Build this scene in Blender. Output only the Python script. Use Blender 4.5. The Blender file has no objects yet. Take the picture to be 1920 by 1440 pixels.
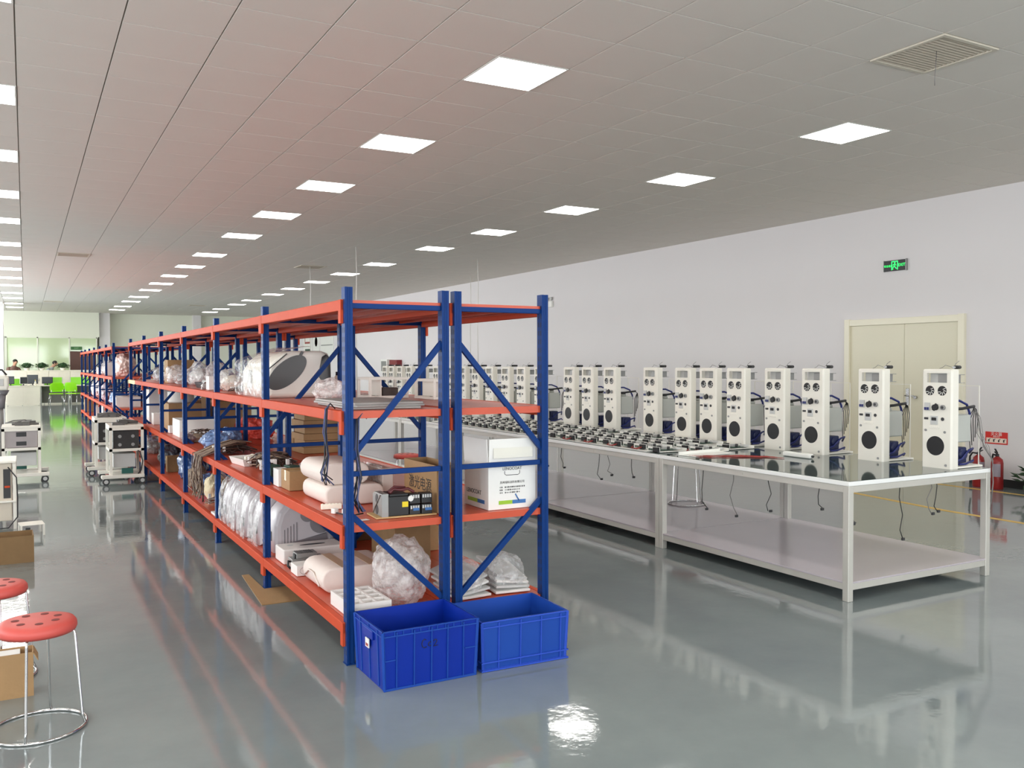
import bpy, bmesh, math, random
from mathutils import Vector, Matrix, noise
C = bpy.context.scene.collection
SC = bpy.context.scene
PI = math.pi

# ---------------------------------------------------------------- camera, world, exposure, added window fill light
cam_data = bpy.data.cameras.new('camera')
cam = bpy.data.objects.new('camera', cam_data)
C.objects.link(cam)
cam_data.sensor_fit = 'HORIZONTAL'
cam_data.sensor_width = 36.0
cam_data.lens = 1652.4 / 1920 * 36.0
cam_data.clip_start = 0.05
cam_data.clip_end = 200
YAW, PITCH, ROLL = math.radians(28.902), math.radians(-1.366), math.radians(-0.1256)
fw = Vector((math.sin(YAW) * math.cos(PITCH), math.cos(YAW) * math.cos(PITCH), math.sin(PITCH)))
rt = Vector((math.cos(YAW), -math.sin(YAW), 0))
up = rt.cross(fw)
r2 = rt * math.cos(ROLL) + up * math.sin(ROLL)
u2 = -rt * math.sin(ROLL) + up * math.cos(ROLL)
m = Matrix((r2, u2, -fw)).transposed().to_4x4()
m.translation = Vector((0, 0, 1.59))
cam.matrix_world = m
SC.camera = cam

SC.view_settings.view_transform = 'Standard'
SC.view_settings.look = 'None'
SC.view_settings.exposure = 0.0
SC.view_settings.gamma = 1.0
SC.view_settings.use_curve_mapping = False
w = bpy.data.worlds.new('world')
SC.world = w
w.use_nodes = True
w.node_tree.nodes['Background'].inputs[0].default_value = (0.85, 0.93, 1.0, 1)
w.node_tree.nodes['Background'].inputs[1].default_value = 1.0
SC.cycles.max_bounces = 10
SC.cycles.diffuse_bounces = 6
SC.cycles.transparent_max_bounces = 16
SC.cycles.caustics_reflective = False
SC.cycles.caustics_refractive = False

CZ = 3.827            # ceiling height
TL = 0.6155           # ceiling tile pitch
XL, XR, YB, YF = -6.5, 10.87, -5.0, 43.2
LED = 15.0            # ceiling light panel strength
WINDOW_FILL = 150.0           # fill light at each added, unseen window (W)
FILL_WINDOWS = [(-3.2 + 4.6 * k, 3.4) for k in range(10)]   # (centre y, width) of the added left wall windows
for k, (wy, ww) in enumerate(FILL_WINDOWS):
    la = bpy.data.lights.new('window_daylight', 'AREA')  # added area lamp, out of view, brightens ceiling and walls
    la.shape = 'RECTANGLE'
    la.size = 2.3
    la.size_y = ww - 0.15
    la.energy = WINDOW_FILL * (2.7 if wy > 24 else 1.0)  # far lamps raised to brighten the office end
    la.color = (0.93, 0.97, 1.0)
    lo = bpy.data.objects.new('window_daylight', la)
    C.objects.link(lo)
    lo.location = (XL + 0.02, wy, 2.1)
    lo.rotation_euler = (0, -PI / 2, 0)
for k in range(4):
    la = bpy.data.lights.new('window_daylight', 'AREA')  # more added fill lamps, on the unseen wall behind the camera
    la.shape = 'RECTANGLE'
    la.size = 3.0
    la.size_y = 2.3
    la.energy = WINDOW_FILL
    la.color = (0.93, 0.97, 1.0)
    lo = bpy.data.objects.new('window_daylight', la)
    C.objects.link(lo)
    lo.location = (-4.0 + 4.2 * k, YB + 0.02, 2.1)
    lo.rotation_euler = (PI / 2, 0, 0)

# ---------------------------------------------------------------- materials
def lin(c):
    return tuple(((v / 255) / 12.92 if v / 255 <= 0.04045 else ((v / 255 + 0.055) / 1.055) ** 2.4) for v in c)

MATS = {}
def mat(name, rgb, rough=0.5, metal=0.0, var=0.06, scale=9.0, bump=0.0, bscale=60.0, coat=0.0, emit=0.0, spec=0.5, alpha=None, film=None):
    if name in MATS:
        return MATS[name]
    M = bpy.data.materials.new(name)
    M.use_nodes = True
    nt = M.node_tree
    b = nt.nodes['Principled BSDF']
    c = lin(rgb)
    tc = nt.nodes.new('ShaderNodeTexCoord')
    nz = nt.nodes.new('ShaderNodeTexNoise')
    nz.inputs['Scale'].default_value = scale
    nz.inputs['Detail'].default_value = 4
    nt.links.new(tc.outputs['Object'], nz.inputs['Vector'])
    mr = nt.nodes.new('ShaderNodeMixRGB')
    mr.inputs[1].default_value = tuple(v * (1 - var) for v in c) + (1,)
    mr.inputs[2].default_value = tuple(min(1, v * (1 + var)) for v in c) + (1,)
    nt.links.new(nz.outputs[0], mr.inputs[0])
    nt.links.new(mr.outputs[0], b.inputs['Base Color'])
    b.inputs['Roughness'].default_value = rough
    b.inputs['Metallic'].default_value = metal
    b.inputs['Specular IOR Level'].default_value = spec
    b.inputs['Coat Weight'].default_value = coat
    if emit:
        nt.links.new(mr.outputs[0], b.inputs['Emission Color'])
        b.inputs['Emission Strength'].default_value = emit
    if bump:
        n2 = nt.nodes.new('ShaderNodeTexNoise')
        n2.inputs['Scale'].default_value = bscale
        n2.inputs['Detail'].default_value = 3
        nt.links.new(tc.outputs['Object'], n2.inputs['Vector'])
        bp = nt.nodes.new('ShaderNodeBump')
        bp.inputs['Strength'].default_value = bump
        bp.inputs['Distance'].default_value = 0.02
        nt.links.new(n2.outputs[0], bp.inputs['Height'])
        nt.links.new(bp.outputs[0], b.inputs['Normal'])
    if film is not None:
        tr = nt.nodes.new('ShaderNodeBsdfTransparent')
        mx = nt.nodes.new('ShaderNodeMixShader')
        mp = nt.nodes.new('ShaderNodeMapRange')
        mp.inputs['From Min'].default_value = 0.35
        mp.inputs['From Max'].default_value = 0.65
        mp.inputs['To Min'].default_value = film[0]
        mp.inputs['To Max'].default_value = film[1]
        nt.links.new(nz.outputs[0], mp.inputs['Value'])
        nt.links.new(mp.outputs[0], mx.inputs[0])
        nt.links.new(tr.outputs[0], mx.inputs[1])
        nt.links.new(b.outputs[0], mx.inputs[2])
        nt.links.new(mx.outputs[0], nt.nodes['Material Output'].inputs['Surface'])
    MATS[name] = M
    return M

blue = mat('blue_paint', (14, 53, 114), 0.45, var=0.1, spec=0.14)
dblue = mat('slot_shadow_blue', (16, 26, 48), 0.6)
orange = mat('orange_paint', (196, 78, 50), 0.55, var=0.06, spec=0.1)
deckm = mat('orange_deck', (196, 82, 56), 0.32, var=0.08, spec=0.35)
crateb = mat('blue_plastic', (6, 42, 146), 0.42, var=0.05, spec=0.25)
crater = mat('blue_plastic_pale', (28, 70, 158), 0.45, var=0.05, spec=0.25)
white = mat('white_paint', (236, 236, 230), 0.4, var=0.02)
machw = mat('white_powder_coat', (236, 232, 221), 0.4, var=0.02)
cream = mat('cream_laminate', (250, 244, 228), 0.45, var=0.03)
black = mat('black_plastic', (24, 24, 26), 0.45)
dark = mat('dark_grey', (52, 52, 54), 0.5)
grey = mat('grey_metal', (150, 150, 148), 0.4, metal=0.4)
lgrey = mat('light_grey', (196, 196, 194), 0.45)
alum = mat('aluminium', (205, 202, 194), 0.38, metal=0.35)
steel = mat('steel', (190, 190, 190), 0.22, metal=0.95)
chrome = mat('chrome', (215, 215, 215), 0.12, metal=1.0)
redp = mat('red_plastic', (200, 80, 72), 0.45, var=0.05, spec=0.5)
red = mat('red_paint', (142, 26, 26), 0.3, var=0.06)
redw = mat('red_wire', (158, 52, 46), 0.45)
card = mat('cardboard', (162, 128, 88), 0.75, var=0.1, scale=14, bump=0.08)
cardd = mat('cardboard_dark', (128, 100, 66), 0.8, var=0.12, scale=14, bump=0.08)
cardin = mat('cardboard_inside', (136, 100, 64), 0.85, var=0.1)
tape = mat('packing_tape', (190, 152, 84), 0.18, var=0.05)
paper = mat('white_card', (232, 230, 226), 0.6, var=0.03)
foam = mat('white_foam', (226, 220, 216), 0.8, var=0.03, bump=0.1, bscale=150)
efoam = mat('foam_sheet', (224, 210, 202), 0.7, var=0.04, bump=0.1, bscale=40)
film = mat('clear_film', (235, 235, 235), 0.18, var=0.02, scale=16, film=(0.1, 0.52), spec=0.8)
bubble = mat('bubble_wrap', (238, 232, 230), 0.16, var=0.02, scale=22, bump=0.35, bscale=70, film=(0.2, 0.62), spec=0.8)
bluebag = mat('blue_film', (120, 150, 196), 0.25, var=0.1, scale=12, film=(0.55, 0.95))
clear = mat('clear_acrylic', (225, 235, 235), 0.08, var=0.01, film=(0.05, 0.08))
tankm = mat('milky_plastic', (184, 186, 180), 0.35, var=0.03)
pcb = mat('green_circuit_board', (44, 76, 62), 0.5, var=0.3, scale=60)
hose = mat('blue_hose', (22, 34, 104), 0.35)
pump = mat('dark_blue_pump', (28, 36, 78), 0.45)
brownw = mat('brown_wire', (66, 48, 42), 0.5, var=0.25, scale=30)
greyw = mat('grey_wire', (120, 116, 114), 0.5)
whitew = mat('white_wire', (220, 216, 210), 0.5)
shellg = mat('grey_shell', (196, 190, 194), 0.35, var=0.03)
shelld = mat('grey_shell_dark', (128, 124, 128), 0.4)
green = mat('green_fabric', (140, 220, 60), 0.55, var=0.05)
lime = mat('lime_plastic', (170, 242, 30), 0.4, var=0.03)
leaf = mat('leaf_green', (42, 74, 40), 0.5, var=0.35, scale=20)
yellow = mat('yellow_paint', (214, 176, 84), 0.45, var=0.08)
yel = mat('yellow_label', (230, 205, 30), 0.5)
skin = mat('skin', (206, 158, 132), 0.5, var=0.06)
hairm = mat('black_hair', (34, 30, 28), 0.6, var=0.2)
shirt = mat('grey_shirt', (176, 186, 186), 0.8)
shirtd = mat('brown_shirt', (120, 92, 84), 0.8)
trousers = mat('dark_trousers', (40, 42, 52), 0.8)
brownd = mat('brown_wood', (96, 66, 58), 0.5, var=0.12)
doorm = mat('cream_door', (222, 216, 192), 0.4, var=0.02, scale=3)
doorf = mat('cream_door_frame', (236, 230, 208), 0.4, var=0.02)
ledm = mat('light_diffuser', (255, 252, 246), 0.5, var=0.005, emit=LED)
exitg = mat('exit_green', (40, 255, 110), 0.5, var=0.01, emit=1.6)
lcd = mat('screen_glass', (60, 64, 70), 0.12, var=0.05)
led_g = mat('green_indicator', (60, 255, 140), 0.4, var=0.01, emit=1.5)
blkbase = mat('black_skirting', (26, 26, 26), 0.4)
ink = mat('black_ink', (40, 40, 42), 0.7)
inkb = mat('navy_ink', (14, 20, 60), 0.7)
bargreen = mat('label_green', (150, 190, 50), 0.6)
barblue = mat('label_blue', (60, 110, 170), 0.6)
wood = mat('thin_board', (196, 160, 110), 0.6, var=0.1)

# ---------------------------------------------------------------- mesh building helpers
class MB:
    """collects shapes in one bmesh; build() links them as ONE mesh object"""
    def __init__(self):
        self.bm = bmesh.new()
        self.mi = 0
    def _fin(self, faces):
        for f in faces:
            f.material_index = self.mi
    def box(self, x0, x1, y0, y1, z0, z1, bev=0.0, M=None, top=None):
        """axis aligned box; top=(dx,dy) grows the top rim outward"""
        dx, dy = top or (0, 0)
        v = [self.bm.verts.new(p) for p in ((x0, y0, z0), (x1, y0, z0), (x1, y1, z0), (x0, y1, z0),
             (x0 - dx, y0 - dy, z1), (x1 + dx, y0 - dy, z1), (x1 + dx, y1 + dy, z1), (x0 - dx, y1 + dy, z1))]
        fs = [self.bm.faces.new([v[i] for i in q]) for q in ((3, 2, 1, 0), (4, 5, 6, 7), (0, 1, 5, 4), (1, 2, 6, 5), (2, 3, 7, 6), (3, 0, 4, 7))]
        self._fin(fs)
        if bev > 0:
            es = list({e for f in fs for e in f.edges})
            r = bmesh.ops.bevel(self.bm, geom=es, offset=bev, segments=2, affect='EDGES', profile=0.5)
            self._fin(r['faces'])
            v = list({q for f in r['faces'] for q in f.verts} | {q for q in v if q.is_valid})
        if M is not None:
            bmesh.ops.transform(self.bm, matrix=M, verts=[q for q in v if q.is_valid])
        return self
    def bar(self, a, b, w, h, up=(0, 0, 1)):
        a, b = Vector(a), Vector(b)
        d = (b - a).normalized()
        u = Vector(up)
        s = d.cross(u)
        if s.length < 1e-5:
            s = d.cross(Vector((1, 0, 0)))
        s.normalize()
        u = s.cross(d).normalized()
        vs = []
        for p in (a, b):
            for i, j in ((-1, -1), (1, -1), (1, 1), (-1, 1)):
                vs.append(self.bm.verts.new(p + s * (i * w / 2) + u * (j * h / 2)))
        fs = [self.bm.faces.new([vs[i] for i in q]) for q in ((3, 2, 1, 0), (4, 5, 6, 7), (0, 1, 5, 4), (1, 2, 6, 5), (2, 3, 7, 6), (3, 0, 4, 7))]
        self._fin(fs)
        return self
    def cyl(self, a, b, r, r1=None, n=16, cap=True):
        a, b = Vector(a), Vector(b)
        r1 = r if r1 is None else r1
        d = (b - a).normalized()
        s = d.orthogonal().normalized()
        t = d.cross(s)
        A, B = [], []
        for i in range(n):
            q = 2 * PI * i / n
            o = s * math.cos(q) + t * math.sin(q)
            A.append(self.bm.verts.new(a + o * r))
            B.append(self.bm.verts.new(b + o * r1))
        fs = [self.bm.faces.new((A[i], A[(i + 1) % n], B[(i + 1) % n], B[i])) for i in range(n)]
        for f in fs:
            f.smooth = True
        if cap:
            fs += [self.bm.faces.new(A[::-1]), self.bm.faces.new(B)]
        self._fin(fs)
        return self
    def tube(self, pts, r, n=6, closed=False):
        pts = [Vector(p) for p in pts]
        rings = []
        N = len(pts)
        prev = None
        for i, p in enumerate(pts):
            if closed:
                d = pts[(i + 1) % N] - pts[i - 1]
            else:
                d = pts[min(i + 1, N - 1)] - pts[max(i - 1, 0)]
            d.normalize()
            if prev is None:
                s = d.orthogonal().normalized()
            else:
                s = prev - d * prev.dot(d)
                s = s.normalized() if s.length > 1e-6 else d.orthogonal().normalized()
            prev = s
            t = d.cross(s)
            rings.append([self.bm.verts.new(p + (s * math.cos(2 * PI * k / n) + t * math.sin(2 * PI * k / n)) * r) for k in range(n)])
        fs = []
        for i in range(N if closed else N - 1):
            A, B = rings[i], rings[(i + 1) % N]
            for k in range(n):
                fs.append(self.bm.faces.new((A[k], A[(k + 1) % n], B[(k + 1) % n], B[k])))
        for f in fs:
            f.smooth = True
        if not closed:
            fs.append(self.bm.faces.new(rings[0][::-1]))
            fs.append(self.bm.faces.new(rings[-1]))
        self._fin(fs)
        return self
    def lathe(self, prof, c=(0, 0, 0), n=24, sx=1.0, sy=1.0):
        cx, cy, cz = c
        rings = []
        for r, z in prof:
            if r < 1e-6:
                rings.append([self.bm.verts.new((cx, cy, cz + z))])
            else:
                rings.append([self.bm.verts.new((cx + sx * r * math.cos(2 * PI * k / n), cy + sy * r * math.sin(2 * PI * k / n), cz + z)) for k in range(n)])
        fs = []
        for A, B in zip(rings, rings[1:]):
            for k in range(n):
                k2 = (k + 1) % n
                if len(A) == 1 and len(B) == 1:
                    continue
                if len(A) == 1:
                    fs.append(self.bm.faces.new((A[0], B[k2], B[k])))
                elif len(B) == 1:
                    fs.append(self.bm.faces.new((A[k], A[k2], B[0])))
                else:
                    fs.append(self.bm.faces.new((A[k], A[k2], B[k2], B[k])))
        for f in fs:
            f.smooth = True
        self._fin(fs)
        return self
    def prism(self, poly, axis, a, b, bev=0.0, smooth=False):
        """poly: 2D outline; axis 'x': (y,z) outline from x=a to b; 'y': (x,z); 'z': (x,y)"""
        def P(q, t):
            return {'x': (t, q[0], q[1]), 'y': (q[0], t, q[1]), 'z': (q[0], q[1], t)}[axis]
        A = [self.bm.verts.new(P(q, a)) for q in poly]
        B = [self.bm.verts.new(P(q, b)) for q in poly]
        n = len(poly)
        fs = [self.bm.faces.new((A[i], A[(i + 1) % n], B[(i + 1) % n], B[i])) for i in range(n)]
        if smooth:
            for f in fs:
                f.smooth = True
        fa, fb = self.bm.faces.new(A[::-1]), self.bm.faces.new(B)
        self._fin(fs + [fa, fb])
        if bev > 0:
            es = list(fa.edges) + list(fb.edges)
            r = bmesh.ops.bevel(self.bm, geom=es, offset=bev, segments=3, affect='EDGES', profile=0.5)
            self._fin(r['faces'])
        return self
    def blob(self, c, s, seed=0, amp=0.2, freq=2.2, sub=3, flat=None, smooth=True, sharp=0.0):
        """crumpled ball"""
        r = bmesh.ops.create_icosphere(self.bm, subdivisions=sub, radius=1.0)
        off = Vector((seed * 3.7, seed * 1.3, seed * 7.1))
        for v in r['verts']:
            n = noise.noise(v.co * freq + off) * amp
            if sharp:
                n += abs(noise.noise(v.co * freq * 2.7 + off)) * sharp
            q = v.co * (1 + n)
            q = Vector((q.x * s[0], q.y * s[1], q.z * s[2])) + Vector(c)
            if flat is not None and q.z < flat:
                q.z = flat
            v.co = q
        fs = list({f for v in r['verts'] for f in v.link_faces})
        for f in fs:
            f.smooth = smooth
        self._fin(fs)
        return self
    def fit(self, c, s):
        """squeeze everything so far into half extents s about c"""
        for k in range(3):
            q = max(abs(v.co[k] - c[k]) for v in self.bm.verts)
            f = min(1.0, s[k] / q)
            for v in self.bm.verts: v.co[k] = c[k] + (v.co[k] - c[k]) * f
        return self
    def grid(self, fn, nu, nv, smooth=True, thick=0.0):
        V = [[self.bm.verts.new(fn(i / nu, j / nv)) for j in range(nv + 1)] for i in range(nu + 1)]
        fs = [self.bm.faces.new((V[i][j], V[i + 1][j], V[i + 1][j + 1], V[i][j + 1])) for i in range(nu) for j in range(nv)]
        for f in fs:
            f.smooth = smooth
        self._fin(fs)
        if thick:
            r = bmesh.ops.solidify(self.bm, geom=fs, thickness=thick)
            self._fin([g for g in r['geom'] if isinstance(g, bmesh.types.BMFace)])
        return self
    def openbox(self, x0, x1, y0, y1, z0, z1, t=0.005, dx=0.0, dy=0.0):
        """box open at the top with wall thickness t; rim grows by dx, dy"""
        def ring(x0, x1, y0, y1, z):
            return [self.bm.verts.new(p) for p in ((x0, y0, z), (x1, y0, z), (x1, y1, z), (x0, y1, z))]
        a = ring(x0, x1, y0, y1, z0)
        b = ring(x0 - dx, x1 + dx, y0 - dy, y1 + dy, z1)
        c = ring(x0 - dx + t, x1 + dx - t, y0 - dy + t, y1 + dy - t, z1)
        d = ring(x0 + t, x1 - t, y0 + t, y1 - t, z0 + t)
        fs = [self.bm.faces.new(a[::-1]), self.bm.faces.new(d)]
        for A, B in ((a, b), (b, c), (c, d)):
            for i in range(4):
                fs.append(self.bm.faces.new((A[i], A[(i + 1) % 4], B[(i + 1) % 4], B[i])))
        self._fin(fs)
        return self
    def data(self, name, mats):
        bmesh.ops.recalc_face_normals(self.bm, faces=self.bm.faces)
        me = bpy.data.meshes.new(name)
        self.bm.to_mesh(me)
        self.bm.free()
        for M in (mats if isinstance(mats, (list, tuple)) else [mats]):
            me.materials.append(M)
        return me
    def build(self, name, mats, parent=None, loc=None, rz=0.0):
        return link(name, self.data(name, mats), parent, loc, rz)

def link(name, me, parent=None, loc=None, rz=0.0):
    o = bpy.data.objects.new(name, me)
    C.objects.link(o)
    if parent is not None:
        o.parent = parent
    if loc is not None:
        o.location = loc
    if rz:
        o.rotation_euler = (0, 0, rz)
    return o

def tag(o, label=None, cat=None, group=None, kind=None):
    if label: o['label'] = label
    if cat: o['category'] = cat
    if group: o['group'] = group
    if kind: o['kind'] = kind
    return o

def thing(name, label, cat, loc=(0, 0, 0), rz=0.0, group=None):
    o = bpy.data.objects.new(name, None)
    o.empty_display_size = 0.1
    C.objects.link(o)
    o.location = loc
    o.rotation_euler = (0, 0, rz)
    return tag(o, label, cat, group)

def struct(name, mb, mats, parent=None):
    o = mb.build(name, mats, parent)
    if parent is None:
        o['kind'] = 'structure'
    return o

def dup(root, loc, rz=None, label=None, group=None):
    r = root.copy()
    C.objects.link(r)
    r.location = loc
    if rz is not None: r.rotation_euler = (0, 0, rz)
    if label: r['label'] = label
    if group: r['group'] = group
    for ch in list(root.children):
        c = ch.copy()
        C.objects.link(c)
        c.parent = r
        for g in list(ch.children):
            d = g.copy()
            C.objects.link(d)
            d.parent = c
    return r

def text(name, body, size, M, mats, parent, depth=0.0006, align='CENTER'):
    """lettering as a thin solid mesh; M places its local xy plane"""
    cu = bpy.data.curves.new(name, 'FONT')
    cu.body = body
    cu.size = size
    cu.extrude = depth
    cu.align_x = align
    cu.align_y = 'CENTER'
    t = bpy.data.objects.new(name, cu)
    C.objects.link(t)
    dg = bpy.context.evaluated_depsgraph_get()
    me = bpy.data.meshes.new_from_object(t.evaluated_get(dg))
    bpy.data.objects.remove(t)
    me.materials.clear()
    me.materials.append(mats)
    me.transform(M)
    return link(name, me, parent)

def basis(o, ex, ey):
    """matrix mapping local x,y to world ex,ey at origin o"""
    ex, ey = Vector(ex).normalized(), Vector(ey).normalized()
    M = Matrix((ex, ey, ex.cross(ey))).transposed().to_4x4()
    M.translation = Vector(o)
    return M

ORD = 'nearest second third fourth fifth sixth seventh eighth ninth tenth eleventh twelfth thirteenth fourteenth fifteenth sixteenth seventeenth eighteenth nineteenth twentieth'.split()
def nth(k):
    return ORD[k] if k < len(ORD) else ('%dth' % (k + 1))

# ================================================================ THE SETTING
def floor_mat():
    M = bpy.data.materials.new('epoxy_floor')
    M.use_nodes = True
    nt = M.node_tree
    b = nt.nodes['Principled BSDF']
    tc = nt.nodes.new('ShaderNodeTexCoord')
    n1 = nt.nodes.new('ShaderNodeTexNoise')
    n1.inputs['Scale'].default_value = 0.7
    n1.inputs['Detail'].default_value = 6
    n1.inputs['Roughness'].default_value = 0.62
    nt.links.new(tc.outputs['Object'], n1.inputs['Vector'])
    cr = nt.nodes.new('ShaderNodeValToRGB')
    cr.color_ramp.elements[0].position = 0.36
    cr.color_ramp.elements[1].position = 0.66
    cr.color_ramp.elements[0].color = lin(FLOOR_A) + (1,)
    cr.color_ramp.elements[1].color = lin(FLOOR_B) + (1,)
    nt.links.new(n1.outputs[0], cr.inputs[0])
    nt.links.new(cr.outputs[0], b.inputs['Base Color'])
    n3 = nt.nodes.new('ShaderNodeTexNoise')
    n3.inputs['Scale'].default_value = 2.2
    n3.inputs['Detail'].default_value = 5
    nt.links.new(tc.outputs['Object'], n3.inputs['Vector'])
    mr = nt.nodes.new('ShaderNodeMapRange')
    mr.inputs['From Min'].default_value = 0.35
    mr.inputs['From Max'].default_value = 0.7
    mr.inputs['To Min'].default_value = 0.05
    mr.inputs['To Max'].default_value = 0.07
    nt.links.new(n3.outputs[0], mr.inputs['Value'])
    nt.links.new(mr.outputs[0], b.inputs['Roughness'])
    n2 = nt.nodes.new('ShaderNodeTexNoise')
    n2.inputs['Scale'].default_value = 3.5
    n2.inputs['Detail'].default_value = 2
    nt.links.new(tc.outputs['Object'], n2.inputs['Vector'])
    bp = nt.nodes.new('ShaderNodeBump')
    bp.inputs['Strength'].default_value = 0.05
    bp.inputs['Distance'].default_value = 0.02
    nt.links.new(n2.outputs[0], bp.inputs['Height'])
    n4 = nt.nodes.new('ShaderNodeTexNoise')
    n4.inputs['Scale'].default_value = 22
    n4.inputs['Detail'].default_value = 3
    nt.links.new(tc.outputs['Object'], n4.inputs['Vector'])
    b2 = nt.nodes.new('ShaderNodeBump')
    b2.inputs['Strength'].default_value = 0.045
    b2.inputs['Distance'].default_value = 0.01
    nt.links.new(n4.outputs[0], b2.inputs['Height'])
    nt.links.new(bp.outputs[0], b2.inputs['Normal'])
    nt.links.new(b2.outputs[0], b.inputs['Normal'])
    b.inputs['Specular IOR Level'].default_value = 0.8
    b.inputs['Coat Weight'].default_value = 0.15
    b.inputs['Coat Roughness'].default_value = 0.04
    return M
FLOOR_A, FLOOR_B = (120, 129, 130), (136, 145, 144)
floorm = floor_mat()
wallm = mat('white_plaster', (226, 222, 222), 0.85, var=0.015, scale=1.2)
wallb = mat('cream_plaster', (226, 228, 212), 0.85, var=0.015, scale=1.2)
tilem = mat('ceiling_tile', (226, 220, 212), 0.9, var=0.02, scale=3, bump=0.03, bscale=120)
gapshade = mat('ceiling_grid', (140, 134, 126), 0.7, var=0.03)

b = MB(); b.box(XL, XR, YB, YF, -0.1, 0)
struct('floor', b, floorm)
# ceiling: one mesh of lay-in tiles hung on a grid, the grid gaps between them greyed to paint in their shade
LX = [3.354 - 6 * TL * 2, 3.354 - 6 * TL, 3.354, 3.354 + 6 * TL]
LK = [-12, -8, -4, 0, 4, 8, 12, 16, 21, 25, 29, 33, 37, 42, 46, 51, 55]
LY0 = 6.025
VENTS = [(4, -3), (-4, 23), (-4, 48), (4, 23), (4, 48)]
VENTS = [(3.354 + a * TL, LY0 + k * TL) for a, k in VENTS]
spots = {(round((x - 3.354) / TL), k) for x in LX for k in LK} | {(round((x - 3.354) / TL), round((y - LY0) / TL)) for x, y in VENTS}
b = MB()
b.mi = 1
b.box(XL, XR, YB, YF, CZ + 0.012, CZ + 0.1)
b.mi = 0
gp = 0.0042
bv = 0.0012
for i in range(-17, 13):
    for k in range(-19, 62):
        if (i, k) in spots:
            continue
        x0, x1 = max(XL, 3.354 + (i - .5) * TL + gp), min(XR, 3.354 + (i + .5) * TL - gp)
        y0, y1 = max(YB, LY0 + (k - .5) * TL + gp), min(YF, LY0 + (k + .5) * TL - gp)
        if x1 - x0 < 0.03 or y1 - y0 < 0.03:
            continue
        q = [(x0 + bv, y0 + bv), (x1 - bv, y0 + bv), (x1 - bv, y1 - bv), (x0 + bv, y1 - bv)]
        p = [(x0, y0), (x1, y0), (x1, y1), (x0, y1)]
        A = [b.bm.verts.new((*t, CZ)) for t in q]
        B = [b.bm.verts.new((*t, CZ + 0.006)) for t in p]
        D = [b.bm.verts.new((*t, CZ + 0.0125)) for t in p]
        b._fin([b.bm.faces.new(A[::-1])] + [b.bm.faces.new((A[j], A[(j + 1) % 4], B[(j + 1) % 4], B[j])) for j in range(4)]
               + [b.bm.faces.new((B[j], B[(j + 1) % 4], D[(j + 1) % 4], D[j])) for j in range(4)])
struct('ceiling', b, [tilem, gapshade])

b = MB(); b.box(XR, XR + 0.2, YB, YF, 0, CZ)
struct('wall_right', b, wallm)
b = MB()
b.box(XL, XR, YF, YF + 0.2, 0, CZ)
struct('wall_back', b, wallb)
def pierced(axis, c0, c1, a0, a1, holes, z0, z1):
    """wall slab with window openings"""
    b = MB()
    def bx(p0, p1, q0, q1):
        if axis == 'x': b.box(c0, c1, p0, p1, q0, q1)
        else: b.box(p0, p1, c0, c1, q0, q1)
    bx(a0, a1, 0, z0); bx(a0, a1, z1, CZ)
    p = a0
    for h0, h1 in holes:
        bx(p, h0, z0, z1); p = h1
    bx(p, a1, z0, z1)
    return b
struct('wall_left', pierced('x', XL - 0.2, XL, YB, YF, [(y - q / 2, y + q / 2) for y, q in FILL_WINDOWS], 0.9, 3.3), wallm)
struct('wall_front', pierced('y', YB - 0.2, YB, XL, XR, [(-4 + 4.2 * k - 1.6, -4 + 4.2 * k + 1.6) for k in range(4)], 0.9, 3.3), wallm)
wglass = mat('window_glass', (200, 215, 220), 0.05, var=0.01, film=(0.1, 0.15))
n = 0
for y, q in FILL_WINDOWS:  # made-up windows, out of view, set around the fill lamps
    n += 1
    b = MB()
    x0, x1 = XL - 0.12, XL - 0.06
    b.box(x0, x1, y - q / 2, y + q / 2, 0.9, 0.96); b.box(x0, x1, y - q / 2, y + q / 2, 3.24, 3.3)
    for t in (-q / 2, -q / 6, q / 6, q / 2 - 0.06):
        b.box(x0, x1, y + t, y + t + 0.06, 0.96, 3.24)
    o = struct('window_%d' % n, b, alum)
    b = MB(); b.box(x0 + 0.025, x0 + 0.031, y - q / 2 + .03, y + q / 2 - .03, 0.95, 3.25); b.build('pane', wglass, o)
for k in range(4):  # made-up windows for the fill lamps behind the camera
    n += 1
    x = -4 + 4.2 * k
    b = MB()
    y0, y1 = YB - 0.12, YB - 0.06
    b.box(x - 1.6, x + 1.6, y0, y1, 0.9, 0.96); b.box(x - 1.6, x + 1.6, y0, y1, 3.24, 3.3)
    for t in (-1.6, -.5, .5, 1.54):
        b.box(x + t, x + t + 0.06, y0, y1, 0.96, 3.24)
    o = struct('window_%d' % n, b, alum)
    b = MB(); b.box(x - 1.57, x + 1.57, y0 + .025, y0 + .031, 0.95, 3.25); b.build('pane', wglass, o)
b = MB(); b.box(XR - 0.012, XR, YB, 7.22, 0, 0.1); b.box(XR - 0.012, XR, 9.3, YF, 0, 0.1)
struct('baseboard_right', b, blkbase)
# columns on the far wall
for k, (x0, x1, y0) in enumerate([(2.86, 3.3, 42.75), (6.83, 7.17, 42.85), (-1.7, -0.68, 36.6)]):
    b = MB(); b.box(x0, x1, y0, YF if k < 2 else y0 + 1.0, 0, CZ)
    struct('column_%d' % (k + 1), b, wallm)
# yellow floor lines
b = MB(); b.prism([(8.47, 1), (8.55, 1), (8.64, 6), (9.55, 12.0), (12.5 - 2.9, 30), (9.52, 30), (9.47, 12.0), (8.56, 6)], 'z', 0.0005, 0.0015)
struct('trim_1', b, yellow)
b = MB(); b.box(10.36, 10.44, 1, 30, 0.0005, 0.0015)
struct('trim_2', b, yellow)
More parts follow.
